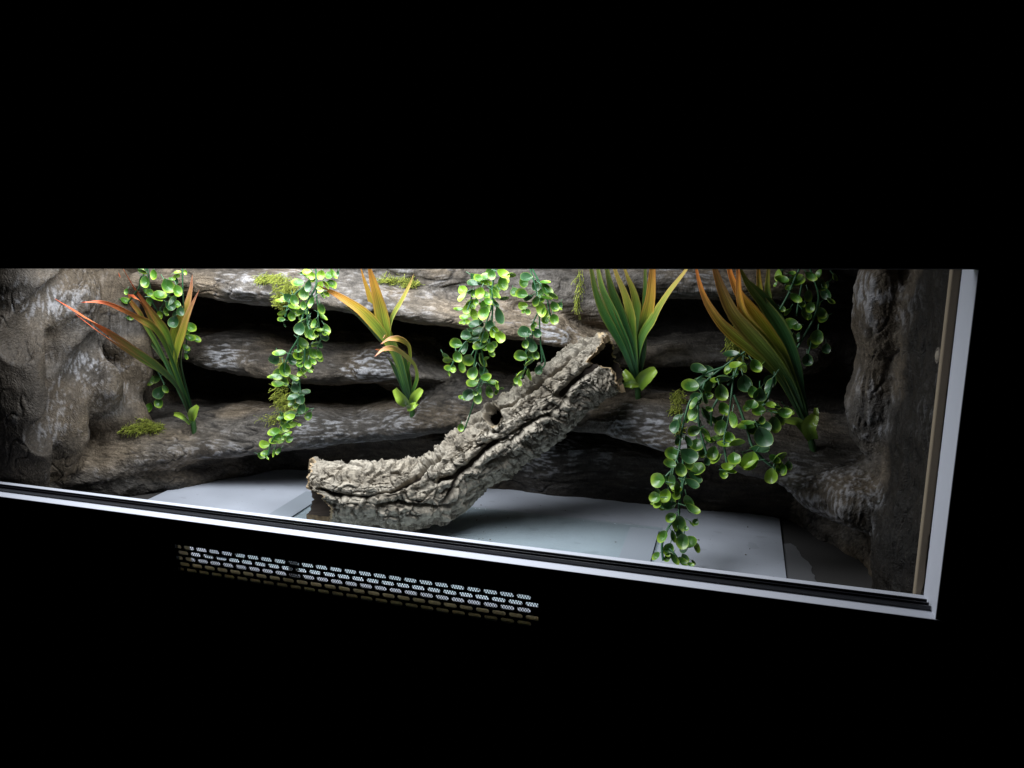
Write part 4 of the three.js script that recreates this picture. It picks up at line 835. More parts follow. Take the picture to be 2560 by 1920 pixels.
// ---------------------------------------------------------------- air vent
{
  const vent = thing('air_vent', 'long black slotted air vent set in the panel below the sill', 'vent', [-0.785, -0.0665, 0.0005]);
  const sh = new THREE.Shape(); const w = 0.330, h = 0.0315, r = 0.006;
  sh.moveTo(-w + r, -h); sh.lineTo(w - r, -h); sh.absarc(w - r, -h + r, r, -Math.PI / 2, 0); sh.lineTo(w, h - r); sh.absarc(w - r, h - r, r, 0, Math.PI / 2);
  sh.lineTo(-w + r, h); sh.absarc(-w + r, h - r, r, Math.PI / 2, Math.PI); sh.lineTo(-w, -h + r); sh.absarc(-w + r, -h + r, r, Math.PI, 1.5 * Math.PI);
  const sl = 0.0102, sr = 0.0034;
  for (let row = 0; row < 5; row++) for (let k = 0; k < 25; k++) {
    const cx = -1.0876 + 0.02461 * k + (row % 2 ? 0.0123 : 0) + 0.785, cy = -0.0466 - 0.01 * row + 0.0665 ;
    const p = new THREE.Path();
    p.absarc(cx + sl - sr, cy, sr, -Math.PI / 2, Math.PI / 2, false); p.absarc(cx - sl + sr, cy, sr, Math.PI / 2, 1.5 * Math.PI, false);
    p.closePath(); sh.holes.push(p);
  }
  const g = new THREE.ExtrudeGeometry(sh, { depth: 0.002, bevelEnabled: false, curveSegments: 6 });
  part('slotted_plate', g, M.black, vent);
  // fine woven mesh across the back of the cut-out, with one doubled seam
  const bars = [], X0 = -1.093, X1 = -0.4775, Y0 = -0.0935, Y1 = -0.0375, zz = -0.0315, px = 0.0041, slope = 1.55;
  function lattice(x0, x1, z, off, th) {
    for (const s of [1, -1]) for (let x = x0 - 0.06; x < x1 + 0.06; x += px) {
      // a bar from (xa, Y0) to (xb, Y1), clipped to the opening
      let xa = x + off, xb = x + off + s * (Y1 - Y0) / slope, ya = Y0, yb = Y1;
      const cl = (xv) => { const t = (xv - xa) / (xb - xa); return [xv, ya + t * (yb - ya)]; };
      let A = [xa, ya], B = [xb, yb];
      if (Math.max(xa, xb) < x0 || Math.min(xa, xb) > x1) continue;
      if (A[0] < x0) A = cl(x0); if (A[0] > x1) A = cl(x1); if (B[0] < x0) B = cl(x0); if (B[0] > x1) B = cl(x1);
      const dx = B[0] - A[0], dy = B[1] - A[1], L = Math.hypot(dx, dy); if (L < 0.001) continue;
      const b = new THREE.BoxGeometry(L, th, 0.0006); b.rotateZ(Math.atan2(dy, dx)); b.translate((A[0] + B[0]) / 2, (A[1] + B[1]) / 2, z + s * 0.0003); bars.push(b);
    }
  }
  lattice(X0, X1, zz, 0, 0.0007); lattice(-0.903, -0.884, zz - 0.0022, 0.0019, 0.0015);
  const mg = merge(bars); mg.translate(0.785, 0.0665, -0.0005);
  part('mesh_screen', mg, M.mesh, vent, 'fine black diamond mesh behind the slots');
}

// ---------------------------------------------------------------- light bar
{
  const bar = thing('light_panel', 'flat white light panel fixed under the vivarium ceiling behind the front panel', 'lamp', [LAMP.x, LAMP.y, LAMP.z]);
  part('housing', boxG(-LAMP.w / 2 - 0.02, LAMP.w / 2 + 0.02, 0.001, TOP - LAMP.y - 0.0005, -0.108, 0.118, 0.003), M.trim, bar);
  part('diffuser', boxG(-LAMP.w / 2, LAMP.w / 2, -0.0022, 0.0008, -LAMP.d / 2, LAMP.d / 2, 0.0008), std({ color: 0xffffff, emissive: rgb(0.90, 0.945, 1), emissiveIntensity: 0.8, roughness: 0.6 }), bar);
  scene.add(lampLight);
}

// ================================================================ MOULDED ROCK BACKDROP
const DX = 0.005, X0 = -1.60, X1 = 0.02, Y0 = -0.115, Y1 = 0.48, Z0 = -0.605, Z1 = -0.0575;
const nx = Math.round((X1 - X0) / DX), ny = Math.round((Y1 - Y0) / DX), nz = Math.round((Z1 - Z0) / DX);
const smin = (a, b, k) => { const h = Math.max(k - Math.abs(a - b), 0) / k; return Math.min(a, b) - h * h * k * 0.25; };
function ledgeAt(L, x) { // interpolated centre, half height, depth radius; over = distance past an end
  const n = L.nodes; let over = 0, xx = x;
  if (x < n[0][0]) { over = n[0][0] - x; xx = n[0][0]; } if (x > n[n.length - 1][0]) { over = x - n[n.length - 1][0]; xx = n[n.length - 1][0]; }
  let i = 0; while (i < n.length - 2 && n[i + 1][0] < xx) i++;
  const a = n[i], b = n[i + 1]; let t = clamp((xx - a[0]) / (b[0] - a[0])); t = t * t * (3 - 2 * t) * 0.5 + t * 0.5;
  return [mix(a[1], b[1], t), mix(a[2], b[2], t), mix(a[3], b[3], t), mix(a[4], b[4], t), over];
}
function ledgeD(c, y, z, wob) {
  const a = (y - c[0] - wob * 0.35) / c[2], b = Math.max(0, z - c[1]) / (c[3] * (1 - 0.17 * clamp(a + 0.55, 0, 1.6))), o = c[4] / 0.05;
  const e = Math.pow(Math.pow(Math.abs(a), 2.3) + Math.pow(b, 2.3) + o * o, 1 / 2.2);
  return (e - 1) * Math.min(c[2], c[3]) * 0.9;
}
const ID = { back: 100, left: 101, right: 102 };
let lastId = 0;
function sdf(x, y, z, lp, ids) {
  const w1 = N3(x * 9, y * 9, z * 9), w2 = N3(x * 26 + 5, y * 34, z * 30);
  const wob = w1 * 0.020 + w2 * 0.005;
  let d = 1e3, best = 1e3, id = 0;
  for (let i = 0; i < LEDGES.length; i++) {
    const c = lp ? lp[i] : ledgeAt(LEDGES[i], x);
    const e = ledgeD(c, y, z, wob) - wob * 0.35; d = smin(d, e, 0.018); if (e < best) { best = e; id = i; }
  }
  const recess = mix(-0.495, -0.575, sstep(0.0, 0.06, y)) + 0.03 * sstep(-0.45, -0.1, x) * sstep(0.05, 0.12, y);
  const eb = z - recess - wob * 0.5; d = smin(d, eb, 0.03); if (eb < best) { best = eb; id = ID.back; }
  let el = x - (-1.575) - wob * 0.6; let er = -(x - 0.004) - wob * 0.7 - 0.006 * N3(y * 7, z * 42, 3);
  for (const b of BUMPS) {
    const q = Math.sqrt(((x - b[1][0]) / b[2]) ** 2 + ((y - b[1][1]) / b[3]) ** 2 + ((z - b[1][2]) / b[4]) ** 2);
    const e = (q - 1) * Math.min(b[2], b[3], b[4]) * 0.9 - wob * 0.4;
    if (b[0]) er = smin(er, e, 0.022); else el = smin(el, e, 0.022);
  }
  for (const [a, b, r] of CARVES) {
    const ux = b[0] - a[0], uy = b[1] - a[1], uz = b[2] - a[2], t = clamp(((x - a[0]) * ux + (y - a[1]) * uy + (z - a[2]) * uz) / (ux * ux + uy * uy + uz * uz));
    const q = Math.hypot(x - a[0] - ux * t, y - a[1] - uy * t, z - a[2] - uz * t) - r * (0.8 + 0.6 * w1); el = -smin(-el, q, 0.012);
  }
  d = smin(d, el, 0.025); if (el < best) { best = el; id = ID.left; }
  d = smin(d, er, 0.025); if (er < best) { best = er; id = ID.right; }
  lastId = id; return d;
}
// surface nets
const P = [], Q = [];
{
  const sx = nx + 1, sy = ny + 1, sz = nz + 1, F = new Float32Array(sx * sy * sz);
  const at = (i, j, k) => (i * sy + j) * sz + k;
  for (let i = 0; i < sx; i++) {
    const x = X0 + i * DX, lp = LEDGES.map((L) => ledgeAt(L, x));
    for (let j = 0; j < sy; j++) for (let k = 0; k < sz; k++) F[at(i, j, k)] = sdf(x, Y0 + j * DX, Z0 + k * DX, lp);
  }
  const vid = new Int32Array(sx * sy * sz).fill(-1);
  for (let i = 0; i < nx; i++) for (let j = 0; j < ny; j++) for (let k = 0; k < nz; k++) {
    let m = 0, cx = 0, cy = 0, cz = 0, n = 0; const f = [];
    for (let c = 0; c < 8; c++) { const v = F[at(i + (c & 1), j + ((c >> 1) & 1), k + (c >> 2))]; f.push(v); if (v < 0) m |= 1 << c; }
    if (m === 0 || m === 255) continue;
    for (let a = 0; a < 8; a++) for (let ax = 0; ax < 3; ax++) {
      if (a & (1 << ax)) continue; const b = a | (1 << ax);
      if ((f[a] < 0) === (f[b] < 0)) continue; const t = f[a] / (f[a] - f[b]);
      cx += (a & 1) + (ax === 0 ? t : 0); cy += ((a >> 1) & 1) + (ax === 1 ? t : 0); cz += (a >> 2) + (ax === 2 ? t : 0); n++;
    }
    vid[at(i, j, k)] = P.length; P.push([X0 + (i + cx / n) * DX, Y0 + (j + cy / n) * DX, Z0 + (k + cz / n) * DX]);
  }
  for (let i = 1; i < nx; i++) for (let j = 1; j < ny; j++) for (let k = 1; k < nz; k++) {
    const s = F[at(i, j, k)] < 0;
    const quad = (a, b, c, d, flip) => { if (a < 0 || b < 0 || c < 0 || d < 0) return; Q.push(flip ? [a, d, c, b] : [a, b, c, d]); };
    if (s !== F[at(i + 1, j, k)] < 0) quad(vid[at(i, j - 1, k - 1)], vid[at(i, j, k - 1)], vid[at(i, j, k)], vid[at(i, j - 1, k)], !s);
    if (s !== F[at(i, j + 1, k)] < 0) quad(vid[at(i - 1, j, k - 1)], vid[at(i - 1, j, k)], vid[at(i, j, k)], vid[at(i, j, k - 1)], !s);
    if (s !== F[at(i, j, k + 1)] < 0) quad(vid[at(i - 1, j - 1, k)], vid[at(i, j - 1, k)], vid[at(i, j, k)], vid[at(i - 1, j, k)], !s);
  }
}
// one subdivision, snap to the surface, then carve fine relief and paint
{
  const mid = new Map(), Q2 = [], qid = [], NR = [], e = 0.0035;
  for (let i = 0; i < P.length; i++) {
    const [x, y, z] = P[i], lp = LEDGES.map((L) => ledgeAt(L, x)), d0 = sdf(x, y, z, lp), id = lastId;
    const gx = sdf(x + e, y, z) - d0, gy = sdf(x, y + e, z, lp) - d0, gz = sdf(x, y, z + e, lp) - d0, gl = Math.hypot(gx, gy, gz) || 1;
    NR.push([gx / gl, gy / gl, gz / gl, id]);
    const st = clamp(d0 * e / gl, -0.003, 0.003); for (let k = 0; k < 3; k++) P[i][k] -= NR[i][k] * st;
  }
  const mean = (ids) => { P.push([0, 1, 2].map((i) => ids.reduce((q, v) => q + P[v][i], 0) / ids.length)); NR.push([0, 1, 2].map((i) => ids.reduce((q, v) => q + NR[v][i], 0) / ids.length).concat(NR[ids[0]][3])); return P.length - 1; };
  const em = (a, b) => { const k = a < b ? a * 4e6 + b : b * 4e6 + a; let v = mid.get(k); if (v === undefined) { v = mean([a, b]); mid.set(k, v); } return v; };
  for (const [a, b, c, d] of Q) {
    const ab = em(a, b), bc = em(b, c), cd = em(c, d), da = em(d, a), m = mean([a, b, c, d]);
    Q2.push([a, ab, m, da], [ab, b, bc, m], [m, bc, c, cd], [da, m, cd, d]); const q = NR[a][3]; qid.push(q, q, q, q);
  }
  const n = P.length, pos = new Float32Array(n * 3), col = new Float32Array(n * 3), uv = new Float32Array(n * 2);
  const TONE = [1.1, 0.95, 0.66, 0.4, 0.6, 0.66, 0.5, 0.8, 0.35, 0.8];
  const tanC = [0.27, 0.212, 0.15], greyC = [0.175, 0.155, 0.134], darkC = [0.026, 0.023, 0.021], whiteC = [0.60, 0.60, 0.63];
  for (let i = 0; i < n; i++) {
    let [x, y, z] = P[i];
    const [nX, nY, nZ, id] = NR[i];
    const side = id === ID.left || id === ID.right;
    // fibre coordinates: along the ledge / down the side walls
    let u, v;
    if (side) { const s = id === ID.left ? 1 : -1; v = z - x * s * 0.8 + 0.25 * y + 0.010 * N3(y * 9, z * 9, x * 9); u = y - z * 0.25; }
    else { v = y - z * 0.8 + 0.007 * N3(x * 9, y * 16, z * 12) + 0.05 * N3(x * 2.2, y * 3, 5); u = x; }
    const q = side ? x : z;
    const fa = side ? y - z * 0.2 : x, fb = side ? z + y * 0.22 + 0.006 * N3(y * 9, z * 9, x * 9) : y + 0.006 * N3(x * 9, y * 9, z * 9) + 0.03 * N3(x * 2.2, y * 3, 5), fc = side ? x : z;
    const fp = fb * 0.8 + fc * 0.6, fq = fb * 0.6 - fc * 0.8, fw = N3(fp * 34, fq * 34, 1);
    const fib = 0.5 * N3(fa * 26 + 2.2 * fw, fp * 120, fq * 120) + 0.55 * N3(fa * 52 + 7 + fp * 9 + 3 * fw, fp * 250, fq * 250);
    const lump = fbm(x * 24, y * 30, z * 30, 3);
    const ridge = 1 - Math.abs(N3(fa * 12 + 3, fp * 48, fq * 48)) * 2.4;
    const crack = sstep(0.82, 1, ridge) * sstep(-0.1, 0.35, N3(x * 11, y * 13, z * 9 + 4));
    const rt = id === ID.right ? 1 : 0, disp = lump * (side ? 0.0022 + 0.003 * rt : 0.0045) + fib * (side ? 0.0013 + 0.0022 * rt : 0.0024) - crack * 0.003;
    x += nX * disp; y += nY * disp; z += nZ * disp;
    pos.set([x, y, z], 3 * i); uv.set(side ? [u * 3.2, v * 3.2] : [u * 3.2, v * 3.2], 2 * i);
    // paint: tan and grey-brown glaze, dark wash, pale dry brushing on the high fibres
    let c = mix3(tanC, greyC, sstep(-0.25, 0.25, fbm(x * 5 + 2, y * 9, z * 7, 3) + (side ? -0.08 : 0.05)));
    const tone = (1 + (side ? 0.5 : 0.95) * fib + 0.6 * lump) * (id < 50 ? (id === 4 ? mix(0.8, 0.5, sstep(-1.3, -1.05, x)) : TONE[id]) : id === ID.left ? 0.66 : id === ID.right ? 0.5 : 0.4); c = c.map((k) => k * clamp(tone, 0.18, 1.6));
    const wash = id === ID.left ? sstep(0.1, 0.4, fbm(x * 4 + 9, y * 5, z * 4 + 3, 2)) : sstep(0.05, 0.42, fbm(x * 7 + 9, y * 11, z * 8 + 3, 3));
    c = mix3(c, darkC, wash * (id === ID.left ? 0.45 : 0.62));
    c = mix3(c, darkC, crack * 0.8);
    if (id === ID.back) c = mix3(c, [0.012, 0.010, 0.009], y > 0.03 ? 0.8 : 0.35);  // back wall: shade of the recesses painted into the colour, deeper higher up
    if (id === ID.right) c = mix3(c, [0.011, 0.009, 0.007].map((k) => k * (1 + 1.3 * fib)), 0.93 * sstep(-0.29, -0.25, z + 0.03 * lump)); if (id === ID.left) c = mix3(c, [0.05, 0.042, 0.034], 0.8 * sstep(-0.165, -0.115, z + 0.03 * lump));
    let wp = 0;
    for (const [pc, pr, ps] of PATCHES) { const D = Math.hypot((x - pc[0]) / 1.5, y - pc[1], (z - pc[2]) / 1.6) / pr; if (D < 1.3) wp = Math.max(wp, ps * (1 - sstep(0.3, 1.25, D + 0.5 * N3(x * 30, y * 40, z * 30)))); }
    const general = 0.25 * sstep(0.05, 0.4, fbm(x * 12 + 1, y * 14, z * 12, 2));
    const brush = sstep(0.18 - 0.36 * wp, 0.46 - 0.26 * wp, 1.25 * fib + 0.5 * lump + 0.25 * N3(x * 150, y * 150, z * 150));
    c = mix3(c, whiteC, clamp(brush * (wp * (side ? 0.55 : 0.85) + general * (id === ID.right && z > -0.28 ? 0.03 : id === ID.left ? 0.4 : 0.45))));
    col.set(c, 3 * i);
  }
  const idx = new Uint32Array(Q2.length * 6);
  Q2.forEach(([a, b, c, d], i) => idx.set([a, b, c, a, c, d], 6 * i));
  const whole = new THREE.BufferGeometry();
  whole.setAttribute('position', new THREE.BufferAttribute(pos, 3)); whole.setIndex(new THREE.BufferAttribute(idx, 1)); whole.computeVertexNormals();
  const nor = whole.attributes.normal.array;
  const relief = grainTexture(1024, 14, 90, false, 4), tint = grainTexture(1024, 10, 70, true, 11);
  const rock = new THREE.MeshPhysicalMaterial({ vertexColors: true, map: tint, bumpMap: relief, bumpScale: 0.0016, roughness: 0.62, specularIntensity: 0.4 });
  function piece(test) {
    const map = new Int32Array(n).fill(-1), order = [], ix = [];
    for (let qi = 0; qi < Q2.length; qi++) { const [a, b, c, d] = Q2[qi]; if (!test(qid[qi])) continue; for (const v of [a, b, c, a, c, d]) { if (map[v] < 0) { map[v] = order.length; order.push(v); } ix.push(map[v]); } }
    const g = new THREE.BufferGeometry(), grab = (src, w) => { const o = new Float32Array(order.length * w); order.forEach((v, i) => { for (let k = 0; k < w; k++) o[i * w + k] = src[v * w + k]; }); return new THREE.BufferAttribute(o, w); };
    g.setAttribute('position', grab(pos, 3)); g.setAttribute('normal', grab(nor, 3)); g.setAttribute('color', grab(col, 3)); g.setAttribute('uv', grab(uv, 2)); g.setIndex(ix); return g;
  }
  const back = thing('rock_backdrop', 'grey brown sculpted backdrop of long driftwood-like ledges along the back', 'backdrop');
  part('back_wall', piece((f) => f === ID.back), rock, back, 'back wall between the ledges, with recess shade put into its dark colour');
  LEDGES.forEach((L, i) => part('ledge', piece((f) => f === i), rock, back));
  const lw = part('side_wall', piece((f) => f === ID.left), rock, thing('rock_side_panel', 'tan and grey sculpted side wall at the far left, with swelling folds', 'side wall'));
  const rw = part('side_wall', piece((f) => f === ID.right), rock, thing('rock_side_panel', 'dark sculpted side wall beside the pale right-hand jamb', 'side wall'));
}
// tan strip of bare board behind the jamb
{
  const g = colourize(boxG(-0.0095, 0.0, FLOOR, H + 0.03, -0.0700, -0.0585, 0.002), (x, y, z) => [0.26, 0.205, 0.14].map((k) => k * (1 + 0.5 * N3(y * 25, z * 200, 1))));
  const s = part('edge_strip', g, std({ vertexColors: true, roughness: 0.9 }), scene);
  s.userData = { label: 'thin tan strip running down behind the pale jamb', category: 'strip' };
}

// ================================================================ CORK BARK BRANCH
{
  const nS = 560, nA = 340, bp = BARK_PATH.map((p) => V(p)), curve = new THREE.CatmullRomCurve3(bp, false, 'centripetal');
  const toCam = camera.position.clone();
  const px = BARK_PATH.length - 1;
  const gv = (g, s) => { // v of groove at s, or null
    const p = g[0]; let best = null;
    for (let i = 0; i < p.length - 1; i++) { const a = p[i], b = p[i + 1], lo = Math.min(a[0], b[0]), hi = Math.max(a[0], b[0]); if (s >= lo && s <= hi) { const t = hi > lo ? (s - a[0]) / (b[0] - a[0]) : 0; const v = mix(a[1], b[1], t); best = v; } }
    if (best !== null) return [best, 1];
    const lo = Math.min(...p.map((q) => q[0])), hi = Math.max(...p.map((q) => q[0]));
    const near = s < lo ? p.reduce((m, q) => q[0] < m[0] ? q : m) : p.reduce((m, q) => q[0] > m[0] ? q : m), dist = s < lo ? lo - s : s - hi;
    return [near[1], Math.max(0, 1 - dist / 0.02)];
  };
  const frames = [];
  for (let i = 0; i <= nS; i++) {
    const s = i / nS, u = s * px, k = Math.min(px - 1, Math.floor(u)), t = u - k;
    const a = bp[Math.max(0, k - 1)], b = bp[k], c = bp[k + 1], d = bp[Math.min(px, k + 2)];
    const cr = (A, B, C, D) => 0.5 * (2 * B + (C - A) * t + (2 * A - 5 * B + 4 * C - D) * t * t + (3 * B - A - 3 * C + D) * t * t * t);
    const pos = new THREE.Vector3(cr(a.x, b.x, c.x, d.x), cr(a.y, b.y, c.y, d.y), cr(a.z, b.z, c.z, d.z));
    const R = mix(BARK_PATH[k][3], BARK_PATH[k + 1][3], t);
    frames.push({ pos, R, s });
  }
  const gs = frames.map((f) => BARK_GROOVES.map((g) => gv(g, f.s)));
  frames.forEach((f, i) => {
    const T = frames[Math.min(nS, i + 3)].pos.clone().sub(frames[Math.max(0, i - 3)].pos).normalize();
    const W = new THREE.Vector3(-0.30, 0.21, 0.93).normalize(); W.addScaledVector(T, -W.dot(T)).normalize();   // front of the branch
    f.T = T; f.W = W; f.U = new THREE.Vector3().crossVectors(W, T).normalize();
    if (f.U.y < 0) f.U.negate();
  });
  const posn = [], colr = [], index = [], tmp = new THREE.Vector3(), uvs = [];
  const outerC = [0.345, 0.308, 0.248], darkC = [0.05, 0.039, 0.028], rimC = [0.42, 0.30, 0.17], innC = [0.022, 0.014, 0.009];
  // cork plates: cells longer round the girth than along it
  const h1 = (a, b) => { const s = Math.sin(a * 127.1 + b * 311.7) * 43758.5453; return s - Math.floor(s); };
  function plates(U, W2, per) {
    const iu = Math.floor(U), iw = Math.floor(W2); let f1 = 9, f2 = 9, id = 0, du = 0;
    for (let a = -1; a <= 1; a++) for (let b = -1; b <= 1; b++) {
      const cu = iu + a, cw = iw + b, kw = ((cw % per) + per) % per, ju = cu + 0.5 + 0.85 * (h1(cu, kw) - 0.5), jw = cw + 0.5 + 0.85 * (h1(cu + 57, kw + 13) - 0.5), d = Math.hypot(U - ju, W2 - jw);
      if (d < f1) { f2 = f1; f1 = d; id = h1(cu + 7, kw + 91); du = U - ju; } else if (d < f2) f2 = d;
    }
    return [f1, f2 - f1, id, du];
  }
  function surf(i, j, inner) {
    // ragged ends: the ends run out to different lengths round the girth
    const th = (j / nA) * Math.PI * 2, cv = Math.cos(th), sv = Math.sin(th);   // cv: towards the front, sv: up
    const g1 = fbm(cv * 1.7 + 4, sv * 1.7, 2, 3), g2 = fbm(cv * 2.2 + 14, sv * 2.2, 7, 3);
    let s0 = 0.016 + 0.03 * g1 + 0.03 * sstep(-0.3, 0.1, cv) * sstep(0.0, 0.3, sv) + 0.085 * sstep(-0.15, 0.3, cv) * (1 - sstep(0.0, 0.25, sv)) + 0.02 * sstep(0.2, -0.4, sv) * sstep(-0.3, 0.3, cv);
    s0 += 0.010 * N3(th * 7, 1, 1) + 0.005 * N3(th * 19, 3, 1);
    let s1 = 1.0 - 0.02 + 0.06 * g2 - 0.085 * Math.exp(-Math.pow((sv - 0.12) / 0.24, 2)) * sstep(0, 0.4, cv) + 0.014 * N3(th * 8, 4, 1) + 0.007 * N3(th * 21, 6, 1);
    s0 = Math.max(0, s0); s1 = Math.min(1, s1);
    const s = mix(s0, s1, i / nS), fi = s * nS, k = Math.min(nS - 1, Math.floor(fi)), t = fi - k, A = frames[k], B = frames[k + 1];
    const R = mix(A.R, B.R, t); const c = [mix(A.pos.x, B.pos.x, t), mix(A.pos.y, B.pos.y, t), mix(A.pos.z, B.pos.z, t)];
    const len = s * 0.78;                                  // metres along
    let rel = 0, dark = 0, tan = 0, cut = 0;
    if (!inner) {
      rel += 0.12 * fbm(len * 9, cv * 1.3 + 3, sv * 1.3, 3) + 0.09 * fbm(len * 24 + 5, cv * 2.4, sv * 2.4, 2);
      const bulge = []; let gap = 9;
      if (cv > -0.25) BARK_GROOVES.forEach((g, gi) => {
        const a = gs[k][gi]; if (a[1] <= 0) return;
        const wob = 0.05 * N3(len * 40, gi * 3.1, 1) + 0.03 * N3(len * 110, gi, 5);
        const dv = (sv - a[0] - wob) , w = g[1] * (0.75 + 0.5 * N3(len * 30 + gi, 2, 2)), q = dv / w;
        // overhanging upper lip: steep above, gentle below
        const mod = g[2] > 0.5 ? 1.1 : 0.3 + 0.9 * sstep(-0.25, 0.2, N3(len * 15, gi * 2.3, 2)); const prof = mod * (q > 0 ? Math.exp(-Math.pow(q * 1.15, 4)) : Math.exp(-q * q * 0.8));
        if (g[2] > 0.7 && prof * a[1] > 0.7) cut = 1; rel -= Math.min(0.45, g[2]) * prof * a[1]; dark = Math.max(dark, prof * a[1] * clamp(g[2] * 2.0));
        gap = Math.min(gap, Math.abs(dv));
        rel += 0.05 * Math.exp(-Math.pow((Math.abs(dv) - 0.2) / 0.12, 2)) * a[1] * 1.3;
      });
      if (cv > 0) { // knot hole
        const hs = (s - BARK_HOLE[0]) * 0.78 / R, hv = sv - BARK_HOLE[1], hd = Math.hypot(hs, hv) + 0.05 * N3(hs * 6, hv * 6, 1), hr = 0.32;
        if (hd < hr * 0.82) cut = 1; rel -= 0.3 * (1 - sstep(hr * 0.6, hr, hd)); rel += 0.10 * Math.exp(-Math.pow((hd - hr * 1.25) / 0.09, 2)); dark = Math.max(dark, 1 - sstep(hr * 0.85, hr * 1.2, hd)); tan = Math.max(tan, Math.exp(-Math.pow((hd - hr * 0.95) / 0.05, 2)) * 0.25);
        for (const ch of BARK_CHIP) { const cd = (ch[0] < 0.8 ? 2.6 : 1) * Math.hypot((s - ch[0]) * 0.78 / R, sv - ch[1]) + 0.06 * N3(s * 90, sv * 9, 3); tan = Math.max(tan, 1 - sstep(0.12, 0.22, cd)); }
      }
      // plates: irregular cross rings with a sharp upper edge
      const patchy = N3(len * 11 + 2, cv * 1.8, sv * 1.8);
      const wr = len * 42 + 0.6 * N3(len * 30, cv * 2.6, sv * 2.6) + 1.2 * N3(len * 8, cv * 1.2 + 8, sv * 1.5) + 0.18 * N3(len * 90, cv * 9, sv * 9);
      const fr = wr - Math.floor(wr), hsh = N3(Math.floor(wr) * 1.7, cv * 1.2, sv * 1.2);
      const P1 = plates(len * 46 + 0.8 * N3(len * 40, cv * 3, sv * 3), (j / nA) * 8 + 0.7 * N3(len * 30 + 3, cv * 2.5, sv * 2.5 + 5), 8), P2 = plates(len * 150 + 1.2 * N3(len * 90, cv * 6, sv * 6), (j / nA) * 40 + 0.9 * N3(len * 70, cv * 5, sv * 5), 40);
      const cr1 = 1 - sstep(0.0, 0.12, P1[1]), cr2 = (1 - sstep(0.0, 0.2, P2[1])) * sstep(-0.15, 0.2, N3(len * 22, cv * 2, sv * 2 + 4));
      rel += (P1[2] - 0.5) * 0.15 * (1 - cr1) + 0.09 * P1[3] * (P1[2] - 0.3) + (P2[2] - 0.5) * 0.018 - 0.06 * cr1 - 0.02 * cr2; dark = Math.max(dark, cr1 * 0.6, cr2 * 0.5);
      rel += 0.65 * (0.075 + 0.09 * hsh) * (fr * 0.9 - 0.45) * clamp(0.95 + 1.9 * patchy, 0.15, 2.0);
      const seam = (1 - sstep(0.0, 0.10, fr)) * sstep(-0.2, 0.25, N3(len * 30, cv * 4, sv * 4 + 9)); rel -= 0.05 * seam; dark = Math.max(dark, seam * 0.8);
      // fine wrinkles across and lengthwise cracks
      rel += 0.010 * N3(len * 300, cv * 7, sv * 7) + 0.022 * N3(len * 120, cv * 11, sv * 11) + 0.04 * fbm(len * 60, cv * 6, sv * 6, 3);
      const lc = 1 - Math.abs(N3(len * 14 + 3, cv * 5.5, sv * 5.5)) * 4.0; const lcr = sstep(0.72, 1, lc) * sstep(-0.05, 0.3, N3(len * 9, cv * 2 + 5, sv * 2)); rel -= 0.05 * lcr; dark = Math.max(dark, lcr * 0.85);
      const pit = sstep(0.42, 0.6, N3(len * 75, cv * 7 + 2, sv * 7)); rel -= 0.06 * pit; dark = Math.max(dark, pit * 0.7);
      const flake = sstep(0.18, 0.26, fbm(len * 28 + 6, cv * 3.4, sv * 3.4, 3)); rel += 0.045 * flake;
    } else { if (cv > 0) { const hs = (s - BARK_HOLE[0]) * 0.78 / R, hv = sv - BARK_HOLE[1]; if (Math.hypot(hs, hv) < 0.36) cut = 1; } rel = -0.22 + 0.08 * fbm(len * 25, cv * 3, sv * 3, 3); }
    let rad = R * (1 + rel) * (1 + (sv < -0.5 && s < 0.6 ? 0 : 0));
    const W = A.W, U = A.U; // flatten the tube slightly front to back
    const fz = 0.92;
    const x = c[0] + rad * (cv * W.x * fz + sv * U.x), y = Math.max(FLOOR + 0.0012, c[1] + rad * (cv * W.y * fz + sv * U.y)), z = c[2] + rad * (cv * W.z * fz + sv * U.z);
    let col;
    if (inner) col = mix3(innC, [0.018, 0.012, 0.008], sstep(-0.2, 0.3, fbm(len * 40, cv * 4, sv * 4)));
    else {
      const tn = 1 + 0.55 * fbm(len * 50, cv * 5, sv * 5, 3) + 0.45 * N3(len * 260, cv * 9, sv * 9) + 0.2 * N3(len * 120, cv * 20, sv * 20);
      col = mix3(outerC, [0.25, 0.215, 0.165], sstep(-0.2, 0.35, fbm(len * 8 + 2, cv * 1.5, sv * 1.5, 3)));
      col = col.map((q) => q * clamp(tn, 0.3, 1.45)); col = mix3(col, darkC, clamp(dark * 0.9)); col = mix3(col, [0.55, 0.42, 0.25], tan * (1 - dark * 0.6));
      const ee = Math.min(i / nS, 1 - i / nS); if (ee < 0.006) col = mix3(col, rimC, 0.8);
    }
    return [x, y, z, col, len * 2.2, th * 0.06, cut];
  }
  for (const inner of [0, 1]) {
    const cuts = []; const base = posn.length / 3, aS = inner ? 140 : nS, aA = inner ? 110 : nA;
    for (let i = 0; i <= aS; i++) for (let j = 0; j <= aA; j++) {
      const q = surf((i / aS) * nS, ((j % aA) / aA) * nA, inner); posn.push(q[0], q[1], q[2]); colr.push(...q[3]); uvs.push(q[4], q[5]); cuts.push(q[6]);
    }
    for (let i = 0; i < aS; i++) for (let j = 0; j < aA; j++) { const a = base + i * (aA + 1) + j, b = a + aA + 1, e0 = a - base, e1 = b - base; if (cuts[e0] && cuts[e0 + 1] && cuts[e1] && cuts[e1 + 1]) continue; if (inner) index.push(a, b, a + 1, a + 1, b, b + 1); else index.push(a, a + 1, b, a + 1, b + 1, b); }
  }
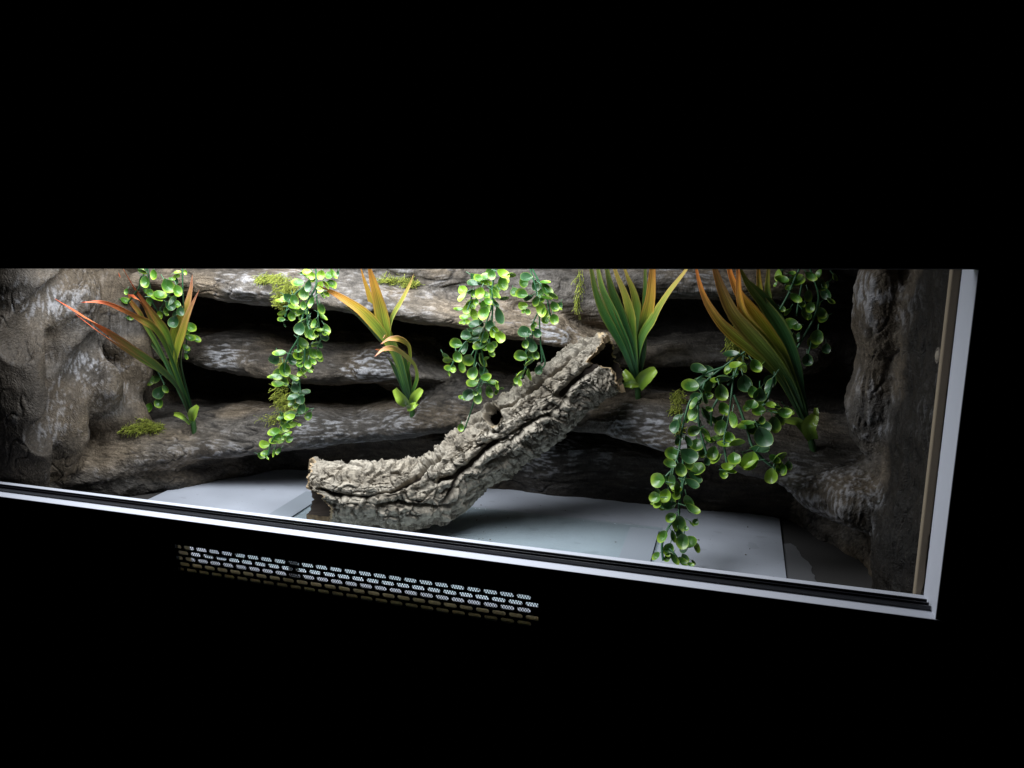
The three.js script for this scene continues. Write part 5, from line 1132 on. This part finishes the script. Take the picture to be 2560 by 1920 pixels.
  // broken rims joining outside and inside
  for (const end of [0, nS]) {
    const base = posn.length / 3, aA = nA;
    for (let j = 0; j <= aA; j++) for (const inner of [0, 1]) { const q = surf(end, j % aA, inner); posn.push(q[0], q[1], q[2]); const f = (end ? 0.7 : 0.35) + 0.5 * N3(j * 0.4, end, inner * 3); colr.push(rimC[0] * f, rimC[1] * f, rimC[2] * f); uvs.push(0, 0); }
    for (let j = 0; j < aA; j++) { const a = base + 2 * j; if (end) index.push(a, a + 2, a + 1, a + 1, a + 2, a + 3); else index.push(a, a + 1, a + 2, a + 1, a + 3, a + 2); }
  }
  const g = new THREE.BufferGeometry();
  g.setAttribute('position', new THREE.Float32BufferAttribute(posn, 3)); g.setAttribute('color', new THREE.Float32BufferAttribute(colr, 3)); g.setAttribute('uv', new THREE.Float32BufferAttribute(uvs, 2)); g.setIndex(index); g.computeVertexNormals();
  const bark = part('cork_branch', g, std({ vertexColors: true, roughness: 0.95 }), scene);
  bark.userData = { label: 'hollow pale cork bark branch leaning from the floor up to the right ledge', category: 'cork bark' };
}

// ================================================================ TRAILING PLANTS
const leafGeos = [];
{
  const dark = [0.016, 0.075, 0.018], mid = [0.065, 0.19, 0.012], lime = [0.36, 0.54, 0.03], pale = [0.48, 0.62, 0.13];
  for (let k = 0; k < 10; k++) {
    const tone = (k % 5) / 4, alt = k >= 5, seg = 18, rings = [0, 0.3, 0.58, 0.8, 0.93, 1.0];
    const pos = [], col = [], idx = [];
    const core = tone < 0.5 ? mix3(dark, mid, tone * 2) : mix3(mid, lime, (tone - 0.5) * 1.5), edge = tone < 0.25 ? mix3([0.06, 0.15, 0.06], [0.27, 0.42, 0.035], tone * 4) : mix3([0.27, 0.42, 0.035], lime, (tone - 0.25) / 0.75);
    for (const r of rings) for (let i = 0; i < seg; i++) {
      const a = (i / seg) * Math.PI * 2, ca = Math.cos(a), sa = Math.sin(a);
      // base at -0.5, tip at +0.5 along x; broad, obovate; cupped upward
      const wob = 1 + 0.035 * Math.sin(3 * a + k) + 0.02 * Math.sin(5 * a + 2 * k), tipw = alt ? 0.84 + 0.10 * ca : 0.86 + 0.16 * ca;
      const x = 0.5 * r * ca * (alt ? 1 : 0.98) * wob, y = 0.5 * r * sa * 0.95 * tipw * wob * (ca < -0.7 ? 0.85 : 1);
      const cup = (alt ? 0.24 : 0.17) * r * r - 0.035 * Math.exp(-Math.pow(y / 0.05, 2)) * (1 - r) + 0.02 * Math.sin(2 * a + k) * r * r;
      pos.push(x, y, cup - 0.05 + (alt ? 0.05 * x : -0.10 * x * x));
      const tt = sstep(0.5, 1.02, r * (0.78 + 0.30 * ca) + 0.10 * N3(x * 9, y * 9, k)), vein = 0.88 + 0.22 * Math.abs(Math.sin(a * 4 + k));
      let c = mix3(core, edge, tt); if (r > 0.99) c = mix3(c, pale, 0.5); col.push(...c.map((q) => q * vein));
    }
    for (let q = 0; q < rings.length - 1; q++) for (let i = 0; i < seg; i++) { const a = q * seg + i, b = q * seg + (i + 1) % seg; if (q === 0) idx.push(a, a + seg, b + seg); else idx.push(a, a + seg, b + seg, a, b + seg, b); }
    // short stalk behind the base
    const n0 = pos.length / 3, rad = 0.035;
    [[-0.42, 0.045], [-0.62, -0.02], [-0.85, -0.12]].forEach(([x, z]) => { for (let i = 0; i < 4; i++) { const a = i * Math.PI / 2; pos.push(x, rad * Math.cos(a), z + rad * Math.sin(a)); col.push(0.05, 0.15, 0.06); } });
    for (let s = 0; s < 2; s++) for (let i = 0; i < 4; i++) { const a = n0 + s * 4 + i, b = n0 + s * 4 + (i + 1) % 4; idx.push(a, b, a + 4, b, b + 4, a + 4); }
    const g = new THREE.BufferGeometry(); g.setAttribute('position', new THREE.Float32BufferAttribute(pos, 3)); g.setAttribute('color', new THREE.Float32BufferAttribute(col, 3)); g.setIndex(idx); g.computeVertexNormals(); leafGeos.push(g);
  }
}
const leafMat = new THREE.MeshPhysicalMaterial({ vertexColors: true, roughness: 0.5, transmission: 0.06, thickness: 0, clearcoat: 0.45, clearcoatRoughness: 0.28, side: THREE.DoubleSide });
const stemMat = std({ color: rgb(0.035, 0.12, 0.05), roughness: 0.5 });
function vine(D, label, thick = 0.0016) {
  const o = D.stems[0][0], t = thing('trailing_plant', label, 'plant', o, 'trailing round-leaved plants');
  for (const s of D.stems) {
    const pts = s.map((p) => new THREE.Vector3(p[0] - o[0], p[1] - o[1], p[2] - o[2] + rr(-0.003, 0.003)));
    part('stem', new THREE.TubeGeometry(new THREE.CatmullRomCurve3(pts), pts.length * 6, thick * rr(0.85, 1.15), 6), stemMat, t);
  }
  for (const L of D.leaves) {
    let tone = L[8] >= 1.5 ? L[8] - 2 : L[8]; tone = clamp(tone * 0.88 + rr(-0.1, 0.08));
    const k = Math.round(tone * 4) + (rand() < 0.5 ? 5 : 0);
    const m = part('leaf', leafGeos[k], leafMat, t); m.position.set(L[0] - o[0], L[1] - o[1], L[2] - o[2]);
    m.quaternion.set(L[3], L[4], L[5], L[6]).normalize(); m.scale.setScalar(L[7] * 1.04);
  }
  return t;
}
vine(VINE_A, 'trailing round-leaved plant hanging behind the red-tipped bladed plant at the left');
vine(VINE_B, 'long trailing round-leaved plant hanging across the left ledges, ending in a bent lime tip');
vine(VINE_C, 'full trailing round-leaved plant hanging just left of the cork branch');
vine(VINE_D, 'short sparse trailing round-leaved plant whose tips touch the middle of the cork branch');
vine(VINE_E, 'large trailing round-leaved plant arching over the right ledge down to the white floor', 0.0019);
vine(VINE_F, 'shaded trailing round-leaved plant in the dark upper right corner');

// ================================================================ BLADED PLANTS
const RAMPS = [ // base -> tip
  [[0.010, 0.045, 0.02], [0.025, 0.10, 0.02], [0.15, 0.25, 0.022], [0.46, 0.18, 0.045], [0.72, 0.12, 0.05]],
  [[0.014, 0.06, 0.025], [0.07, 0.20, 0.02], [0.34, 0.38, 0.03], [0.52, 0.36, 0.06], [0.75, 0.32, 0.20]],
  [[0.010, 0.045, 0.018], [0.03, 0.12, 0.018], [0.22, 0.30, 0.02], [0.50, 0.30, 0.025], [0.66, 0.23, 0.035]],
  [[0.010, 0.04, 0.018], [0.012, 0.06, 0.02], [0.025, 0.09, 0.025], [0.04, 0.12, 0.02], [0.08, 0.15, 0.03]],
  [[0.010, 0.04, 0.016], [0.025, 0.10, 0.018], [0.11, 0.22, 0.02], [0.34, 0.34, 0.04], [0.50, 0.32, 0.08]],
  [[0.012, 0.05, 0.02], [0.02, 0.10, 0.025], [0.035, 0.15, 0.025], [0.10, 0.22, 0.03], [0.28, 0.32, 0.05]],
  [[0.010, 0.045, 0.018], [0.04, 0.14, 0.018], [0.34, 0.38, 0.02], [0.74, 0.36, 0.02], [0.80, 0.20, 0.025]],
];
const bladeMat = new THREE.MeshPhysicalMaterial({ vertexColors: true, roughness: 0.6, transmission: 0.12, thickness: 0, clearcoat: 0.25, clearcoatRoughness: 0.4, side: THREE.DoubleSide });
const collarMat = new THREE.MeshPhysicalMaterial({ vertexColors: true, roughness: 0.4, clearcoat: 0.25, side: THREE.DoubleSide });
function ribbon(ptsIn, o, width, prof, colour, opt = {}) {
  const pts = ptsIn.map((p) => new THREE.Vector3(p[0] - o[0], p[1] - o[1], p[2] - o[2])), cu = new THREE.CatmullRomCurve3(pts, false, 'centripetal');
  const nL = opt.nL || 40, nW = opt.nW || 14, pos = [], col = [], idx = [], front = new THREE.Vector3(-0.28, 0.12, 0.95);
  let W = null; const tw = opt.twist ?? rr(-0.5, 0.5), ph = rand() * 40;
  for (let i = 0; i <= nL; i++) {
    const t = i / nL, p = cu.getPoint(t), T = cu.getTangent(t), n = front.clone().addScaledVector(T, -front.dot(T)).normalize();
    n.applyAxisAngle(T, tw * (0.4 + 0.9 * (1 - t)) + 0.15 * Math.sin(t * 7 + ph));
    const b = new THREE.Vector3().crossVectors(T, n).normalize();
    const w = width * (opt.fold ? 1 : 1.0) * prof(t) * (1 + 0.04 * N3(t * 14, ph, 0));
    for (let j = 0; j <= nW; j++) {
      const v = (j / nW) * 2 - 1, fold = (opt.fold ?? 0.22) * Math.abs(v) ** 1.4 * w * 0.5 + (opt.ridge ?? 0.00035) * Math.cos(v * 15);
      const edge = 1 + 0.03 * N3(t * 60, v > 0 ? 3 : 9, ph) * (Math.abs(v) > 0.9 ? 2.2 : 0);
      pos.push(p.x + b.x * v * w * 0.5 * edge + n.x * fold, p.y + b.y * v * w * 0.5 * edge + n.y * fold, p.z + b.z * v * w * 0.5 * edge + n.z * fold);
      col.push(...colour(t, v, ph));
    }
  }
  for (let i = 0; i < nL; i++) for (let j = 0; j < nW; j++) { const a = i * (nW + 1) + j, b = a + nW + 1; idx.push(a, b, a + 1, a + 1, b, b + 1); }
  const g = new THREE.BufferGeometry(); g.setAttribute('position', new THREE.Float32BufferAttribute(pos, 3)); g.setAttribute('color', new THREE.Float32BufferAttribute(col, 3)); g.setIndex(idx); g.computeVertexNormals(); return g;
}
function bladed(D, label) {
  const o = D.foot[0], t = thing('bladed_plant', label, 'plant', o, 'bladed plants standing on the ledges');
  const fp = D.foot.map((p) => new THREE.Vector3(p[0] - o[0], p[1] - o[1] - (p === o ? 0.008 : 0), p[2] - o[2]));
  part('stem', new THREE.TubeGeometry(new THREE.CatmullRomCurve3(fp), 12, 0.0058, 8), std({ color: rgb(0.03, 0.085, 0.02), roughness: 0.5 }), t);
  for (const [pts, w, c] of D.blades) {
    const ramp = RAMPS[c];
    const colour = (tt, v, ph) => { // tt runs tip -> base
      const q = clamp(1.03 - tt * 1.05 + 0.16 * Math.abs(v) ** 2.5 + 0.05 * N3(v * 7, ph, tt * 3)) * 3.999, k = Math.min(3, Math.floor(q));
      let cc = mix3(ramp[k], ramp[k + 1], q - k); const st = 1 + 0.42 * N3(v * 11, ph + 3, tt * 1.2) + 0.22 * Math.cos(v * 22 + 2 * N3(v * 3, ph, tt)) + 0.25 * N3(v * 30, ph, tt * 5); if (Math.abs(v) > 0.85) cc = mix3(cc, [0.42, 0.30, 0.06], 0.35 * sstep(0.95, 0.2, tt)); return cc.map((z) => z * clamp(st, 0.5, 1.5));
    };
    const prof = (tt) => Math.max(0.04, Math.pow(Math.min(1, tt * 2.1), 0.72)) * (tt > 0.45 ? mix(1, 0.38, sstep(0.45, 1, tt)) : 1);
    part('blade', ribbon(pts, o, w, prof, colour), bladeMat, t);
  }
  for (const [pts, w] of D.collar) {
    part('collar_leaf', ribbon(pts, o, w, (tt) => Math.sin(Math.PI * (0.18 + 0.72 * tt)) ** 0.6, (tt, v) => mix3([0.10, 0.22, 0.02], [0.30, 0.44, 0.05], clamp(tt + 0.3 * Math.abs(v))).map((k) => k * (1 + 0.1 * Math.cos(v * 9))), { nL: 14, nW: 8, fold: 0.5, ridge: 0.0001, twist: 0.2 }), collarMat, t);
  }
}
bladed(BLADES_A, 'red-tipped bladed plant leaning left on the lower left ledge');
bladed(BLADES_B, 'bladed plant with two curled pink tips between the two trailing plants left of the branch');
bladed(BLADES_C, 'upright green bladed plant directly behind the top end of the cork branch');
bladed(BLADES_D, 'largest bladed plant, orange topped, leaning left above the arching trailing plant');

{ // crumbs of bark and moss dropped on the floor
  const gs = [], spots = [[-0.50, -0.235], [-0.505, -0.232]];
  for (let i = 0; i < 46; i++) spots.push([rr(-1.15, -0.16), rr(-0.44, -0.07)]);
  for (let i = 0; i < 40; i++) spots.push([rr(-0.99, -0.62), rr(-0.36, -0.17)]);
  for (const [x, z] of spots) { const g = new THREE.IcosahedronGeometry(rr(0.0006, 0.0017), 0); g.scale(rr(0.7, 1.8), rr(0.4, 0.8), rr(0.7, 1.5)); g.rotateY(rr(0, 6)); const onGlass = x > -1.08 && x < -0.35 && z > -0.385 && z < -0.06; g.translate(x, FLOOR + (onGlass ? 0.0042 : 0.0005), z); gs.push(g); }
  const m = part('crumbs', merge(gs), std({ color: rgb(0.10, 0.075, 0.05), roughness: 0.95 }), scene); m.userData = { label: 'tiny dark crumbs scattered over the white floor and glass', category: 'debris', kind: 'stuff' };
}
// ================================================================ MOSS
const mossMats = [[0.17, 0.22, 0.02], [0.26, 0.30, 0.035], [0.10, 0.14, 0.015]].map((c) => std({ color: rgb(...c), roughness: 0.95 }));
function moss(list, label, n, len, hang = 0) {
  const o = list[0][0], t = [], strands = [];
  for (const [c, a, b, d] of list) for (let i = 0; i < n; i++) {
    let x, y, z; do { x = rr(-1, 1); y = rr(-1, 1); z = rr(-1, 1); } while (x * x + y * y + z * z > 1);
    let p = [c[0] + x * a - o[0], c[1] + y * b - o[1], c[2] + z * d - o[2]];
    const pos = []; let dx = rr(-1, 1), dy = rr(-1, 1) - hang, dz = rr(-0.6, 1); const L = len * rr(0.5, 1.3), r0 = rr(0.00035, 0.0007);
    for (let s = 0; s < 5; s++) { const q = Math.hypot(dx, dy, dz) || 1; for (let k = 0; k < 3; k++) { const an = k * 2.094; pos.push([p[0] + r0 * Math.cos(an), p[1] + r0 * Math.sin(an), p[2] + r0 * Math.sin(an + 1)]); } p = [p[0] + dx / q * L / 4, p[1] + dy / q * L / 4, p[2] + dz / q * L / 4]; dx += rr(-0.9, 0.9); dy += rr(-0.9, 0.9) - hang * 0.4; dz += rr(-0.9, 0.9); }
    strands.push(pos);
  }
  const P3 = [], I3 = [];
  for (const s of strands) { const b = P3.length / 3; s.forEach((v) => P3.push(...v)); for (let q = 0; q < 4; q++) for (let k = 0; k < 3; k++) { const a = b + q * 3 + k, e = b + q * 3 + (k + 1) % 3; I3.push(a, e, a + 3, e, e + 3, a + 3); } }
  const g = new THREE.BufferGeometry(); g.setAttribute('position', new THREE.Float32BufferAttribute(P3, 3)); g.setIndex(I3); g.computeVertexNormals();
  colourize(g, (x, y, z, i) => { const s = Math.floor(i / 15), f = 0.55 + 0.9 * ((s * 0.61803) % 1), w = (s * 0.4142) % 1; return mix3([0.18, 0.23, 0.02], [0.42, 0.46, 0.07], w).map((k) => k * f); });
  const m = new THREE.Mesh(g, std({ vertexColors: true, roughness: 0.9, side: THREE.DoubleSide })); m.name = numbered('moss_clump'); m.position.set(...o); m.castShadow = m.receiveShadow = true;
  m.userData = { label, category: 'moss', group: 'moss clumps on the ledges' }; scene.add(m);
}
moss(MOSS_A, 'low green moss cushion on the lower left ledge beside the red-tipped plant', 420, 0.014);
moss(MOSS_B, 'bright moss clump spilling over the top ledge beside the long trailing plant', 420, 0.013, 0.3);
moss(MOSS_C, 'thin flat strip of bright moss on the top ledge behind the orange blades', 260, 0.012);
moss(MOSS_D, 'loose dark moss hanging behind the long trailing plant between the left ledges', 240, 0.016, 0.5);
moss(MOSS_E, 'small upright moss tuft on the right ledge left of the arching plant', 240, 0.010, 0.4);
moss(MOSS_F, 'stringy moss hanging in shade behind the largest bladed plant', 180, 0.016, 1.0);
moss(MOSS_G, 'thin dangling strand of moss above the top end of the cork branch', 34, 0.014, 1.4);

// ================================================================ GLASS ON THE FLOOR, TAPE, SCREW
{
  const gp = thing('glass_sheet', 'clear greenish glass sheet lying flat on the white floor under the branch', 'glass', [-0.725, FLOOR + 0.0006, -0.22]);
  part('pane', boxG(-0.362, 0.378, 0, 0.003, -0.165, 0.16, 0.0006), new THREE.MeshPhysicalMaterial({ color: rgb(0.97, 1, 0.992), transmission: 1, thickness: 0, roughness: 0.05, ior: 1.5 }), gp);
  for (const [x0, x1, l] of [[-0.369, -0.318, 'grey tape over the left end of the glass'], [0.320, 0.372, 'grey tape over the right end of the glass']])
    part('tape', boxG(x0, x1, 0.0033, 0.0037, -0.150, 0.155, 0), std({ color: rgb(0.29, 0.32, 0.36), roughness: 0.3 }), gp, l);
}
{
  const s = thing('screw_head', 'small pale round screw head on the dark right side wall', 'screw', SCREW);
  const g = new THREE.SphereGeometry(0.0065, 20, 12); g.scale(0.5, 1, 1); part('head', g, std({ color: rgb(0.25, 0.21, 0.16), roughness: 0.7 }), s);
  const w = new THREE.TorusGeometry(0.0085, 0.0016, 8, 24); w.rotateY(Math.PI / 2); part('washer', w, std({ color: rgb(0.12, 0.10, 0.08), roughness: 0.8 }), s);
}
renderer.render(scene, camera);
